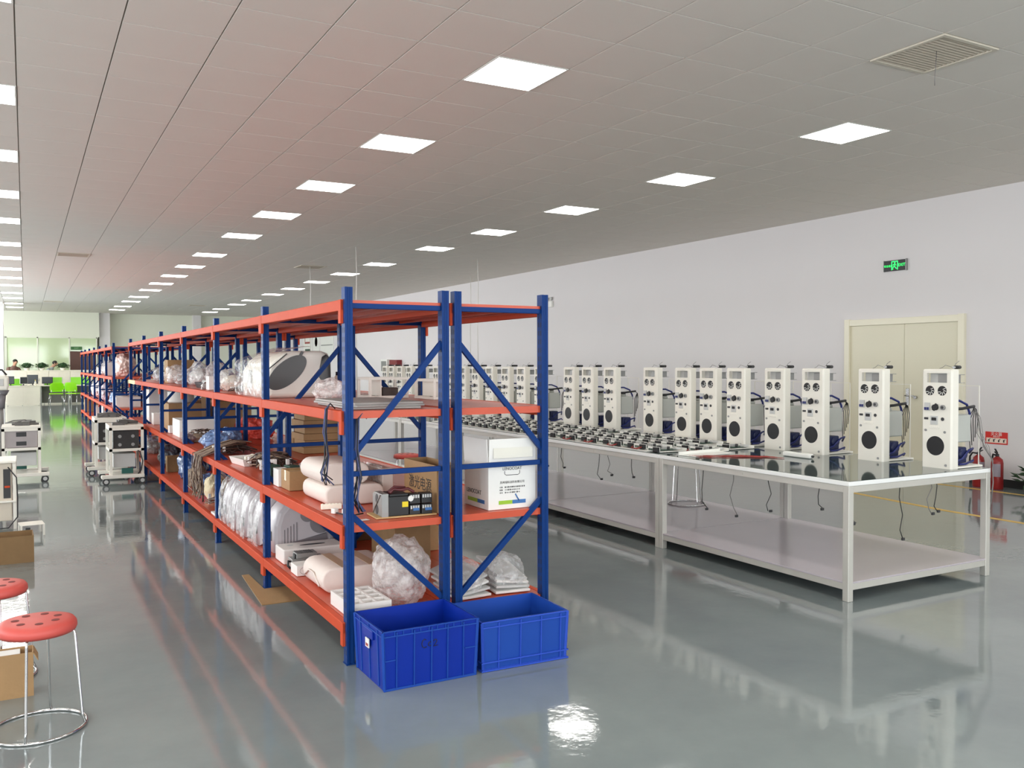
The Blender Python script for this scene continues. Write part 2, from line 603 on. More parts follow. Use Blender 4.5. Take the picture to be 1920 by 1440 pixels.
# glazed office partition at the far end
b = MB()
PY = 42.6
for x in (-0.72, 0.46 - .02, 1.65, 2.72):
    b.box(x, x + 0.05, PY, PY + 0.06, 0, 2.74)
b.box(-0.72, 2.8, PY, PY + 0.06, 2.7, 2.76)
b.box(-6.5, 2.86, PY - 0.02, PY + 0.1, 2.76, CZ)
g = struct('wall_office', b, wallb)
pale = mat('pale_green_glass', (192, 208, 166), 0.06, var=0.01, spec=0.8)
for k, (x0, x1) in enumerate([(-0.67, 0.44), (0.49, 1.65)]):
    b = MB(); b.box(x0, x1, PY + 0.025, PY + 0.035, 0.02, 2.7)
    b.build('pane', pale, g)
b = MB(); b.box(1.7, 2.72, PY + 0.02, PY + 0.035, 2.14, 2.7)
b.build('pane', pale, g)
b = MB(); b.box(1.7, 2.72, PY + 0.01, PY + 0.05, 0.02, 2.13)
o = struct('door_2', b, brownd)
b = MB(); b.box(2.2, 2.212, PY, PY + 0.012, 0.03, 2.1); b.build('door_gap', dark, o)
b = MB(); b.cyl((2.1, PY - 0.05, 0.8), (2.1, PY - 0.05, 1.3), 0.015); b.cyl((2.1, PY - 0.05, 0.9), (2.1, PY + .02, 0.9), 0.01); b.cyl((2.1, PY - 0.05, 1.2), (2.1, PY + .02, 1.2), 0.01)
b.build('door_handle', steel, o)

# ---------------------------------------------------------------- double door in the right wall
D0, D1, DT = 7.29, 9.23, 2.2
b = MB()
for y in (D0, D1 - 0.09):
    b.box(XR - 0.05, XR + 0.02, y, y + 0.09, 0, DT + 0.03, 0.004)
b.box(XR - 0.045, XR + 0.02, D0 + 0.09, D1 - 0.09, DT - 0.07, DT + 0.02, 0.004)
dr = struct('door_1', b, doorf)
mid = 8.215
for y0, y1 in ((D0 + .092, mid - .003), (mid + .003, D1 - .092)):
    b = MB(); b.box(XR - 0.012, XR + 0.01, y0, y1, 0.01, DT - 0.072, 0.002)
    b.build('door_leaf', doorm, dr)
b = MB()
b.box(XR - 0.022, XR - 0.01, 8.13, 8.18, 0.98, 1.22, 0.004)
b.cyl((XR - 0.02, 8.155, 1.12), (XR - 0.06, 8.155, 1.12), 0.01)
b.cyl((XR - 0.06, 8.165, 1.12), (XR - 0.06, 8.03, 1.12), 0.009)
b.build('door_handle', steel, dr)
b = MB(); b.cyl((XR - 0.01, 8.02, 1.1), (XR - 0.045, 8.02, 1.1), 0.022); b.build('door_knob', steel, dr)

# ---------------------------------------------------------------- ceiling lights and vents
h = TL / 2 - 0.004
def led_panel(x, y, label):
    t = thing('ceiling_light', label, 'ceiling light', (x, y, CZ + 0.012), group='square ceiling light panels')
    link('frame', LF, t); link('diffuser', LD, t)
b = MB()
for a in (-1, 1):
    b.box(min(a * h, a * (h - .012)), max(a * h, a * (h - .012)), -h, h, -0.016, 0)
    b.box(-h + .012, h - .012, min(a * h, a * (h - .012)), max(a * h, a * (h - .012)), -0.016, 0)
LF = b.data('light_frame', white)
b = MB(); b.box(-h + .012, h - .012, -h + .012, h - .012, -0.013, -0.001)
LD = b.data('light_diffuser', ledm)
rows = ['wall-side row beyond the aisle', 'row above the left-hand aisle', 'middle row above the racks', 'right-hand row above the benches']
for r, x in enumerate(LX):
    for j, k in enumerate(LK):
        seen = k >= 0 if r > 0 else False
        if seen:
            lab = 'square white ceiling light, %s in the %s' % (nth(LK.index(k) - 3), rows[r])
        else:
            lab = 'square white ceiling light over the near floor behind the viewpoint' if r > 0 else 'square white ceiling light in the row beside the windows'
        led_panel(x, LY0 + k * TL, lab)
for j, (x, y) in enumerate(VENTS):
    lab = ['square louvred return-air grille in the ceiling nearest the double door', 'louvred ceiling vent over the left aisle between two light rows', 'far louvred ceiling vent near the office end',
           'louvred ceiling vent above the racks where white cables drop', 'small far ceiling vent near the end of the right light row'][j]
    t = thing('ceiling_vent', lab, 'ceiling vent', (x, y, CZ + 0.012), group='louvred ceiling vents')
    b = MB()
    for a in (-1, 1):
        b.box(min(a * h, a * (h - .03)), max(a * h, a * (h - .03)), -h, h, -0.022, 0)
        b.box(-h + .03, h - .03, min(a * h, a * (h - .03)), max(a * h, a * (h - .03)), -0.022, 0)
    b.build('frame', mat('vent_frame', (214, 206, 190), 0.6), t)
    b = MB()
    for i in range(16):
        yy = -h + .045 + i * (2 * h - .09) / 15
        b.bar((-h + .03, yy, -0.012), (h - .03, yy, -0.012), 0.024, 0.003, (0, 0.5, 1))
    b.box(-.006, .006, -h + .03, h - .03, -0.012, -0.002)
    b.build('louvres', mat('vent_louvre', (196, 184, 168), 0.6), t)

# ---------------------------------------------------------------- things on the right wall
t = thing('exit_sign', 'green lit emergency exit sign on the wall above the double door', 'exit sign', (XR - 0.001, 8.37, 2.965))
b = MB(); b.box(-0.03, 0, -0.18, 0.18, -0.075, 0.075, 0.003); b.build('housing', black, t)
b = MB(); b.box(-0.034, 0, -0.19, -0.178, -0.082, 0.082); b.box(-0.034, 0, 0.178, 0.184, -0.08, 0.08); b.build('end_cap', grey, t)
MX = lambda y, z, x=-0.0305: basis((x, y, z), (0, -1, 0), (0, 0, 1))
text('lettering', '安全出口', 0.036, MX(0.105, -0.005), exitg, t)
text('lettering', 'EXIT', 0.058, MX(-0.115, 0), exitg, t)
b = MB()
for y0, y1, z0, z1 in ((0.042, 0.054, -.062, .062), (-.054, -.042, -.062, .062), (-.042, .042, .05, .062)):
    b.box(-0.0315, -0.0295, y0, y1, z0, z1)
b.cyl((-0.0312, -.004, .036), (-0.0298, -.004, .036), 0.011, n=12)
for p in (((0, .022), (.008, -.012)), ((.004, .016), (.028, .01)), ((0, .018), (-.024, .002)), ((.008, -.012), (.03, -.03)), ((.03, -.03), (.03, -.056)), ((.006, -.012), (-.016, -.03)), ((-.016, -.03), (-.03, -.05))):
    b.bar((-0.0305, p[0][0], p[0][1]), (-0.0305, p[1][0], p[1][1]), 0.0018, 0.011, (0, 1, 0.3))
b.build('running_figure', exitg, t)

t = thing('fire_extinguisher_sign', 'red and white fire extinguisher instruction sign low on the wall', 'sign', (XR - 0.001, 6.86, 0.615))
b = MB(); b.box(-0.004, 0, -0.148, 0.148, -0.078, 0.078); b.build('plate', mat('sign_red', (214, 46, 40), 0.5), t)
b = MB(); b.box(-0.0048, -0.0038, -0.134, 0.134, -0.062, 0.0); b.build('white_panel', mat('sign_white', (240, 222, 206), 0.5), t)
text('lettering', '灭火器', 0.05, MX(0, 0.048, -0.0045), white, t, 0.0003)
text('lettering', '使用方法', 0.022, MX(0, 0.016, -0.0045), white, t, 0.0003)
b = MB()
for k in range(4):
    y = 0.1 - k * 0.066
    b.box(-0.0055, -0.0046, y - .009, y + .009, -.05, -.022 + .006 * (k % 2))
    b.bar((-0.005, y, -.022), (-0.005, y - .022, -.012), .001, .008, (0, 1, 0))
b.build('pictograms', dark, t)

def extinguisher(x, y, label, rz):
    t = thing('fire_extinguisher', label, 'fire extinguisher', (x, y, 0), rz, 'red fire extinguishers')
    b = MB(); b.lathe([(0, 0), (.066, 0), (.07, .012), (.07, .33), (.06, .375), (.03, .4), (.022, .41), (0, .41)]); b.build('cylinder', red, t)
    b = MB(); b.lathe([(0, .405), (.02, .405), (.02, .44), (0, .44)]); b.bar((0, 0, .44), (-.1, .02, .475), .02, .008); b.bar((0, 0, .452), (-.085, .02, .51), .02, .006); b.build('valve_handle', dark, t)
    b = MB(); b.tube([(0, .02, .425), (.05, .05, .43), (.085, .06, .38), (.09, .06, .28), (.08, .05, .16)], .011, 8); b.build('hose', black, t)
    b = MB()
    b.grid(lambda u, v: (.0708 * math.cos(PI * .78 + u * 1.3), .0708 * math.sin(PI * .78 + u * 1.3), .16 + v * .16), 12, 1); b.build('label_panel', mat('extinguisher_label', (150, 140, 150), 0.5), t)
    return t
extinguisher(10.62, 6.69, 'red fire extinguisher below the red sign, fully in view beside the bench', 0.5)
extinguisher(10.64, 6.95, 'red fire extinguisher half hidden behind the bench leg', 1.2)

def potted_plant(name, x, y, z, h, r, label, seed, potm, n=60, group=None, pot=None):
    rnd = random.Random(seed)
    t = thing(name, label, 'plant', (x, y, z), group=group)
    ph = pot or h * .3
    b = MB(); b.lathe([(0, 0), (r * .36, 0), (r * .5, ph), (r * .46, ph), (r * .42, ph * .85), (0, ph * .85)], n=16); b.build('pot', potm, t)
    b = MB()
    s = MB()
    for i in range(n):
        a = rnd.uniform(0, 2 * PI); q = rnd.uniform(0.2, 1); zz = ph + (h - ph) * rnd.uniform(.1, 1) * (1 - .35 * q)
        tip = Vector((math.cos(a) * r * q, math.sin(a) * r * q, zz))
        if i % 3 == 0: s.tube([(0, 0, ph * .7), tip * .5 + Vector((0, 0, zz * .1)), tip], r * .018, 4)
        L = r * rnd.uniform(.4, .62)
        d = Vector((math.cos(a), math.sin(a), rnd.uniform(-.5, .6))).normalized()
        sd = d.cross(Vector((0, 0, 1))).normalized() * L * .33
        nn = sd.cross(d).normalized() * L * .08
        v = [b.bm.verts.new(p) for p in (tip, tip + d * L * .5 + sd + nn, tip + d * L, tip + d * L * .5 - sd + nn, tip + d * L * .5 - nn)]
        b._fin([b.bm.faces.new((v[0], v[4], v[1])), b.bm.faces.new((v[1], v[4], v[2])), b.bm.faces.new((v[2], v[4], v[3])), b.bm.faces.new((v[3], v[4], v[0]))])
    b.blob((0, 0, ph + (h - ph) * .5), (r * .72, r * .72, (h - ph) * .5), seed, .35, 3, 3, smooth=False)
    b.build('foliage', leaf, t); s.build('stems', leaf, t)
    return t
potted_plant('potted_plant', 10.5, 6.08, 0, 0.38, 0.22, 'bushy green pot plant on the floor against the wall', 5, cardd, 90, pot=.12)

t = thing('emergency_light', 'small twin-head emergency lamp high on the right wall past the racks', 'lamp', (XR - 0.001, 17.8, 3.0))
b = MB(); b.box(-.06, 0, -.14, .14, -.1, .04, .008); b.build('housing', white, t)
for s in (-1, 1):
    b = MB(); b.cyl((-.03, s * .08, .04), (-.03, s * .08, .07), .012); b.cyl((-.06, s * .08, .1), (-.01, s * .08, .1), .042, .034); b.build('lamp_head', lgrey, t)
t = thing('hydrant_cabinet', 'dark red fire hydrant cabinet on the far right wall', 'cabinet', (XR - 0.001, 27.5, 1.48))
b = MB(); b.box(-.2, 0, -.32, .32, -.24, .22, .01); b.build('body', mat('dark_red', (128, 34, 40), 0.4), t)
b = MB(); b.box(-.206, -.2, -.28, .28, -.2, .18, .003); b.build('door', mat('dark_red', (128, 34, 40)), t)
t = thing('meter_box', 'grey and white electrical box beside the red hydrant cabinet', 'electrical box', (XR - 0.001, 28.35, 1.5))
b = MB(); b.box(-.2, 0, -.3, .3, -.22, .22, .01); b.build('body', white, t)
b = MB(); b.box(-.206, -.2, -.24, .24, -.18, .16, .003); b.build('door', grey, t)
def noticeboard(y, z, wd, hg, label, kind):
    t = thing('notice_board', label, 'notice board', (XR - 0.001, y, z))
    b = MB(); b.box(-.02, 0, -wd / 2, wd / 2, -hg / 2, hg / 2, .004); b.build('board', white, t)
    if kind == 0:
        b = MB()
        for s in (-1, 1):
            b.box(-.023, -.0195, s * wd * .3 - .03, s * wd * .3 + .03, hg * .08, hg * .34)
        b.box(-.023, -.0195, -wd * .3, wd * .3, hg * .08, hg * .14); b.build('red_graphic', redw, t)
        b = MB(); b.box(-.023, -.0195, -wd * .3, wd * .3, -hg * .38, -hg * .1); b.build('green_panel', pcb, t)
    elif kind == 1:
        b = MB(); b.lathe([(0, 0), (wd * .22, 0), (wd * .22, .01), (0, .01)], n=20)
        bmesh.ops.transform(b.bm, matrix=Matrix.Translation((-.02, 0, hg * .12)) @ Matrix.Rotation(PI / 2, 4, 'Y'), verts=b.bm.verts)
        b.box(-.023, -.0195, -wd * .3, wd * .3, -hg * .42, -hg * .22); b.build('red_graphic', redw, t)
    else:
        b = MB(); b.box(-.023, -.0195, -wd * .44, wd * .44, -hg * .02, hg * .01); b.build('divider', grey, t)
noticeboard(38.2, 2.35, 1.3, 1.3, 'white notice board with a red bracket mark and green panel, far right wall', 0)
noticeboard(36.9, 2.35, .9, 1.3, 'white notice board with a round red emblem, far right wall', 1)
noticeboard(35.4, 2.35, 1.8, 1.3, 'plain white two-part board nearest of the far wall boards', 2)

# thin white cables dropping from the ceiling
for x, y, zb, lab in ((5.78, 20.1, 0.8, 'thin white cable hanging from the ceiling vent behind the racks'), (5.6, 16.35, 0.8, 'thin white cable hanging from the ceiling behind the first rack post'),
                  (8.6, 17.1, 1.0, 'faint thin cable hanging near the right wall behind the far bench'), (9.95, 20.2, 1.0, 'faint thin cable hanging close to the right wall')):
    b = MB(); b.tube([(x, y, CZ), (x + .012, y, CZ - .5), (x - .008, y, (CZ + zb) / 2), (x + .006, y, zb)], 0.009, 5)
    tag(b.build('hanging_cable', whitew), lab, 'cable')
b = MB(); b.tube([(5.77, 4.12, CZ), (5.76, 4.12, CZ - .12), (5.765, 4.13, CZ - .2), (5.78, 4.14, CZ - .24)], 0.0025, 5)
tag(b.build('dangling_wire', greyw), 'short thin wire dangling from the near ceiling grille', 'wire')

# ================================================================ STORAGE RACKS
PW, PD, PH = 0.043, 0.055, 1.99       # upright width (x), depth (y), height
LV = [0.219, 0.735, 1.338, 1.924]     # top of beam per level
b = MB()
# rolled upright profile: shallow groove down the front face, slots down the sides
pr = [(0, 0), (.013, 0), (.016, .004), (.027, .004), (.03, 0), (PW, 0), (PW, PD), (.033, PD), (.033, PD - .006), (.01, PD - .006), (.01, PD), (0, PD)]
b.prism(pr, 'z', 0, PH)
b.mi = 1
for k in range(38):
    z = .05 + k * .05
    for yy in (.014, .038):
        b.box(-.0006, .001, yy - .004, yy + .004, z, z + .028)
        b.box(PW - .001, PW + .0006, yy - .004, yy + .004, z, z + .028)
b.mi = 0
b.box(-.004, PW + .004, -.004, PD + .004, 0, .006)
UPR = b.data('upright_post', [blue, dblue])

def rack(x0, x1, ys, label, mirror, handed=1):
    """one run of bolted bays: upright frames every bay, beams front and back, decks"""
    t = thing('storage_rack', label, 'shelving rack', (x0, ys[0], 0), 0, 'blue and orange boltless racks')
    W = x1 - x0
    Y = [y - ys[0] for y in ys]
    cache = {}
    for k, y in enumerate(Y):
        for x in (0, W - PW):
            link('upright_post', UPR, t, (x, y, 0))
        # braces of the frame: top and middle rails and two diagonals
        key = 'f'
        if key not in cache:
            a, e = PW, W - PW
            yc = PD / 2
            hs = []
            for z in (1.893, 1.005, .1):
                q = MB(); q.box(a, e, yc - .012, yc + .012, z - .014, z + .014, .003); hs.append(q.data('cross_rail', blue))
            ds = []
            for z0, z1 in ((1.08, 1.71), (.795, .275)):
                p0, p1 = (a, z0), (e, z1)
                if mirror: p0, p1 = (a, z1), (e, z0)
                q = MB(); q.bar((p0[0] - .015, yc, p0[1]), (p1[0] + .015, yc, p1[1]), .024, .03, (0, 0, 1)); ds.append(q.data('diagonal_brace', blue))
            cache[key] = (hs, ds)
        for q in cache[key][0]: link('cross_rail', q, t, (0, y, 0))
        for q in cache[key][1]: link('diagonal_brace', q, t, (0, y, 0))
    for k in range(len(Y) - 1):
        L = Y[k + 1] - Y[k]
        key = round(L, 3)
        if key not in cache:
            out = []
            for side in (0, 1):
                q = MB()
                # box beam with a stepped inner lip and a hooked connector plate at each end
                xa, xb = (-.014, .024) if side == 0 else (W - .024, W + .014)
                q.box(xa, xb, PD * .5, L + PD * .5, -.058, 0, .004)
                lip = (.024, .036) if side == 0 else (W - .036, W - .024)
                q.box(lip[0], lip[1], PD, L, -.058, -.028)
                for yy in (0, L):
                    s0, s1 = (yy + PD * .5 - (0.0), yy + PD + .012) if yy == 0 else (yy - .012, yy + PD * .5)
                    xs = (-.0155, .003) if side == 0 else (W - .003, W + .0155)
                    q.box(xs[0], xs[1], s0, s1, -.125, .001, .002)
                out.append(q.data('beam', orange))
            q = MB()
            n = 3
            dw = (W - .05) / n
            for i in range(n):
                q.box(.025 + i * dw + .001, .025 + (i + 1) * dw - .001, PD * .4, L + PD * .55, -.012, -.001, .001)
                q.box(.025 + i * dw + .004, .025 + i * dw + .007, PD, L, -.035, -.012)
                q.box(.025 + (i + 1) * dw - .007, .025 + (i + 1) * dw - .004, PD, L, -.035, -.012)
            q.box(.03, W - .03, PD * .4, PD * .4 + .012, -.04, -.001)
            out.append(q.data('shelf_deck', deckm))
            cache[key] = out
        for z in LV:
            link('beam', cache[key][0], t, (0, Y[k], z))
            link('beam', cache[key][1], t, (0, Y[k], z))
            link('shelf_deck', cache[key][2], t, (0, Y[k], z))
    return t
R1 = [4.447 + 1.812 * k for k in range(7)]
R2 = [18.42 + 1.825 * k for k in range(7)]
near_rack = rack(1.461, 2.058, R1, 'long blue and orange rack nearest the left aisle, crowded with parts', False)
b = MB(); b.box(-.0162, -.0138, R1[5] - R1[0] + .9, R1[6] - R1[0] + .03, -.058, 0)
tag(b.build('tape_strip', mat('faded_yellow_tape', (206, 180, 70), .4), near_rack, (0, 0, LV[2])), 'yellow tape along the beam')
rack(2.092, 2.699, R1, 'long blue and orange rack on the bench side, holding the printed white carton', True)
rack(1.461, 2.058, R2, 'far blue and orange rack on the aisle side beyond the gap, towards the office', False)
rack(2.092, 2.699, R2, 'far blue and orange rack behind the far aisle-side one', True)

# ================================================================ WORK BENCHES
TX0, TX1, TY0, TP, TZ = 4.745, 6.27, 4.0, 1.995, 0.8
dgreen = mat('green_bench_mat', (56, 72, 68), 0.06, var=0.04, spec=0.9)
benchw = mat('bench_laminate', (186, 178, 184), 0.2, var=0.04, scale=2.5)
edgew = mat('bench_edge', (238, 238, 236), 0.4, var=0.02)
W_, L_ = TX1 - TX0, TP - .006
b = MB(); b.box(0, W_, 0, L_, -.03, 0, .003); TOP = b.data('table_top', edgew)
b = MB(); b.box(.012, W_ - .012, .012 * 0 + .002, L_ - .002, 0, .0025); MATD = b.data('green_mat', dgreen)
b = MB(); b.box(.004, W_ - .004, .004, L_ - .004, .118, .13, .002); SHELF = b.data('lower_shelf', benchw)
b = MB(); b.box(0, .048, 0, .048, 0, TZ - .03, .003); LEG = b.data('leg', alum)
b = MB()
for x in (.006, W_ - .046): b.box(x, x + .04, .048, L_ - .048, TZ - .075, TZ - .031, .002)
for y in (.006, L_ - .046): b.box(.048, W_ - .048, y, y + .04, TZ - .075, TZ - .031, .002)
b.cyl((.006, L_ / 2, TZ - .053), (.003, L_ / 2, TZ - .053), .008)
RAILT = b.data('upper_rail', alum)
b = MB()
for x in (.006, W_ - .046): b.box(x, x + .04, .048, L_ - .048, .075, .118, .002)
for y in (.006, L_ - .046): b.box(.048, W_ - .048, y, y + .04, .075, .118, .002)
b.cyl((.006, L_ / 2, .095), (.003, L_ / 2, .095), .008)
RAILB = b.data('lower_rail', alum)
for k in range(6):
    lab = 'aluminium-framed work bench with green top and white lower shelf, ' + ['nearest of the row', 'second of the row', 'third of the row', 'fourth of the row', 'fifth of the row', 'farthest of the row'][k]
    t = thing('work_bench', lab, 'work bench', (TX0, TY0 + k * TP, 0), 0, 'row of work benches')
    o = link('table_top', TOP, t, (0, 0, TZ)); link('green_mat', MATD, o)
    link('lower_shelf', SHELF, t); link('upper_rail', RAILT, t); link('lower_rail', RAILB, t)
    for x in (0, W_ - .048):
        for y in (0, L_ - .048): link('leg', LEG, t, (x, y, 0))

# ================================================================ WHITE MACHINE TOWERS (front faces -x)
MH, MW = 0.735, 0.248
def machine_meshes():
    P = []
    hw = MW / 2
    b = MB()
    # folded sheet column: front plate with a window near the top, chamfered corners, side returns
    def plate(y0, y1, z0, z1): b.box(0, .006, y0, y1, z0, z1)
    plate(-hw + .012, hw - .012, 0, .635); plate(-hw + .012, -.082, .635, .705); plate(.082, hw - .012, .635, .705)
    plate(-hw + .012, hw - .012, .705, MH - .012)
    for s in (-1, 1):
        b.prism([(0, s * (hw - .012)), (.012, s * hw), (.075, s * hw), (.075, s * (hw - .005)), (.014, s * (hw - .006)), (.006, s * (hw - .013))], 'z', 0, MH - .012)
    b.prism([(0, MH - .012), (.012, MH), (.075, MH), (.075, MH - .014), (.006, MH - .014)], 'y', -hw + .012, hw - .012)
    b.box(.012, .075, -hw + .002, hw - .002, MH - .018, MH - .003)
    P.append(('column', b.data('column', machw), []))
    b = MB(); b.box(.06, .37, -hw, hw, 0.002, .016, .002); P.append(('base_plate', b.data('base_plate', machw), []))
    b = MB(); b.box(.045, .05, -.084, .084, .632, .708); P.append(('window_back', b.data('window_back', lgrey), []))
    b = MB(); b.box(.03, .045, -.08, .01, .636, .695, .002); P.append(('display', b.data('display', grey), []))
    for yc in (.056, -.044):
        b = MB(); b.cyl((-.0012, yc, .575), (.012, yc, .575), .036, n=28)
        f = b.data('fan', black)
        b = MB()
        for i in range(9):
            a = 2 * PI * i / 9
            p = Vector((-.0022, yc + .013 * math.cos(a), .575 + .013 * math.sin(a)))
            q = Vector((-.0022, yc + .0335 * math.cos(a + .45), .575 + .0335 * math.sin(a + .45)))
            if i in (0, 1, 2): continue
            b.bar(p, q, .001, .0042, (0, -(q - p).z, (q - p).y))
        P.append(('fan', f, [('fan_blades', b.data('fan_blades', white))]))
    b = MB(); b.box(-.012, .004, .052, .096, .425, .485, .003); a = b.data('breaker_switch', lgrey)
    b = MB(); b.box(-.016, -.01, .056, .072, .43, .45); b.box(-.016, -.01, .077, .093, .43, .45)
    P.append(('breaker_switch', a, [('switch_lever', b.data('switch_lever', hose))]))
    b = MB(); b.cyl((-.022, .006, .452), (.002, .006, .452), .021, .023); b.bar((-.012, -.008, .476), (-.012, .02, .43), .02, .012, (1, 0, 0)); P.append(('round_socket', b.data('round_socket', black), []))
    b = MB(); b.cyl((-.014, -.054, .452), (.002, -.054, .452), .019); b.mi = 1; b.cyl((-.0145, -.054, .452), (-.012, -.054, .452), .011); P.append(('key_switch', b.data('key_switch', [grey, dark]), []))
    b = MB(); b.box(-.006, .002, .068, .1, .358, .374, .002); P.append(('slot_socket', b.data('slot_socket', dark), []))
    b = MB(); b.box(-.006, .002, -.012, .048, .322, .388, .002); a = b.data('power_inlet', lgrey)
    b = MB(); b.box(-.008, -.004, -.002, .038, .352, .376, .002); P.append(('power_inlet', a, [('inlet_socket', b.data('inlet_socket', black))]))
    b = MB(); b.cyl((-.004, -.05, .366), (.002, -.05, .366), .013, n=12); P.append(('small_socket', b.data('small_socket', dark), []))
    b = MB(); b.box(-.003, .001, -.03, .062, .292, .312, .001)
    for i in range(5): b.cyl((-.005, -.02 + i * .018, .302), (-.002, -.02 + i * .018, .302), .004, n=8)
    P.append(('terminal_strip', b.data('terminal_strip', machw), []))
    for y, z in ((.088, .278), (-.068, .27), (-.078, .026)):
        b = MB(); b.cyl((-.005, y, z), (.002, y, z), .009, .01, n=12); P.append(('screw', b.data('screw', grey), []))
    b = MB(); b.cyl((-.0015, .008, .165), (.004, .008, .165), .072, n=40); P.append(('round_mesh_cover', b.data('round_mesh_cover', black), []))
    # inside, open to the side
    b = MB(); b.prism([(.11, -.09), (.27, -.09), (.3, -.06), (.3, .06), (.27, .09), (.11, .09), (.09, .06), (.09, -.06)], 'z', .19, .395, .01)
    b.cyl((.2, 0, .395), (.2, 0, .42), .035)
    P.append(('water_tank', b.data('water_tank', tankm), [('tank_cap', (lambda q: (q.cyl((.2, 0, .42), (.2, 0, .432), .028), q.data('tank_cap', dark))[1])(MB()))]))
    b = MB(); b.box(.14, .26, -.07, .06, .03, .15, .01); b.cyl((.2, -.0, .1), (.2, -.09, .1), .04); P.append(('pump', b.data('pump', pump), []))
    b = MB(); b.box(.08, .13, -.06, .08, .02, .17, .004); P.append(('power_supply', b.data('power_supply', lgrey), []))
    b = MB()
    b.tube([(.09, -.07, .5), (.15, -.08, .5), (.23, -.085, .47), (.27, -.08, .41), (.275, -.08, .36)], .009, 8)
    P.append(('blue_hose', b.data('blue_hose', hose), []))
    b = MB()
    b.tube([(.1, -.09, .05), (.16, -.1, .07), (.24, -.1, .13), (.3, -.09, .14), (.32, -.05, .1)], .008, 8)
    P.append(('blue_hose', b.data('blue_hose', hose), []))
    b = MB()
    b.tube([(.12, -.1, .03), (.2, -.1, .028), (.29, -.1, .05), (.33, -.06, .03)], .008, 8)
    P.append(('blue_hose', b.data('blue_hose', hose), []))
    b = MB()
    b.tube([(.07, -.095, .44), (.15, -.1, .442), (.24, -.1, .45), (.31, -.09, .455)], .011, 7)
    for i in range(5):
        b.tube([(.3, -.09, .455), (.34 + .006 * i, -.09 + .01 * i, .43), (.345, -.1 + .02 * i, .36), (.33 - .004 * i, -.1 + .01 * i, .25 - .03 * i)], .003, 5)
    P.append(('cable_harness', b.data('cable_harness', black), []))
    b = MB()
    b.box(.07, .175, -.072, -.068, .63, .695); b.box(.07, .175, -.105, -.072, .63, .634); b.box(.07, .175, -.105, -.072, .691, .695)
    P.append(('channel_bracket', b.data('channel_bracket', grey), []))
    b = MB(); b.box(.076, .345, .1, .104, .016, .61); P.append(('clear_panel', b.data('clear_panel', clear), []))
    b = MB(); b.box(.34, .345, -.112, -.106, .016, .61); b.box(.34, .345, .094, .1, .016, .61); b.box(.34, .345, -.106, .094, .605, .61); P.append(('rear_frame', b.data('rear_frame', machw), []))
    b = MB(); b.cyl((.05, -.11, MH + .014), (.15, -.08, MH + .014), .013); hd = b.data('handle', black)
    b = MB(); b.cyl((.02, -.119, MH + .012), (.05, -.11, MH + .014), .008, .011); P.append(('handle', hd, [('handle_tip', b.data('handle_tip', steel))]))
    b = MB(); b.tube([(.03, -.115, MH + .01), (.0, -.07, MH + .03), (.02, -.03, MH + .012), (.03, .0, MH + .004)], .002, 4); b.tube([(.03, -.115, MH + .01), (.045, -.12, MH + .04), (.07, -.13, MH + .06)], .002, 4)
    P.append(('loose_wire', b.data('loose_wire', greyw), []))
    return P
MP = machine_meshes()
def machine(x, y, label, rz=0.0):
    t = thing('machine_tower', label, 'machine', (x, y, TZ + .0025), rz, 'white machine towers on the benches')
    for n, me, subs in MP:
        o = link(n, me, t)
        for sn, sm in subs: link(sn, sm, o)
    return t
MY = [(5.92, 4.2), (5.91, 4.78), (5.915, 5.38), (5.915, 5.82), (5.82, 6.215), (5.855, 6.64), (5.84, 7.0), (5.925, 7.64), (5.94, 8.42), (5.91, 8.84), (5.9, 9.235),
      (5.91, 9.98), (5.91, 10.46), (5.91, 10.91), (5.91, 11.4), (5.91, 11.85), (5.91, 12.3), (5.91, 12.78), (5.91, 13.3), (5.91, 13.87), (5.91, 14.47), (5.91, 14.92), (5.91, 15.33), (5.91, 15.66)]
for k, (x, y) in enumerate(MY):
    near = k == 0
    machine(x, y, ('white machine tower nearest the bench corner, wires trailing from it' if near else
            'second white machine tower from the near bench end, in front of the cream door' if k == 1 else
            'white machine tower, %s counting from the near end of the bench' % nth(k)), 0)
# the wire bundle trailing from the nearest tower down over the bench edge
b = MB()
for i in range(6):
    r = random.Random(i)
    o = lambda s: r.uniform(-s, s)
    b.tube([(6.22, 4.11, 1.26), (6.25 + o(.02), 4.08 + o(.02), 1.18 + o(.03)), (6.24 + o(.025), 4.06 + o(.03), 1.06), (6.25 + o(.015), 4.03 + o(.02), .96), (6.265 + o(.006), 3.984 + o(.004), .86), (6.262 + o(.008), 3.978, .8), (6.25 + o(.01), 3.97, .7), (6.24 + o(.02), 3.972, .6 - i * .02)], .0019, 5)
tag(b.build('trailing_wires', greyw), 'grey wires trailing from the nearest machine down the bench corner', 'wires')
# white handset lying on the bench, white tray end
t = thing('white_handset', 'white stick-shaped handset lying on the green bench top', 'handset', (5.6, 5.24, TZ + .003), 0)
b = MB(); b.box(-.025, .025, -.15, .15, 0, .04, .012); b.build('body', white, t)
b = MB(); b.cyl((0, -.15, .02), (0, -.165, .02), .01); b.build('tip', dark, t)

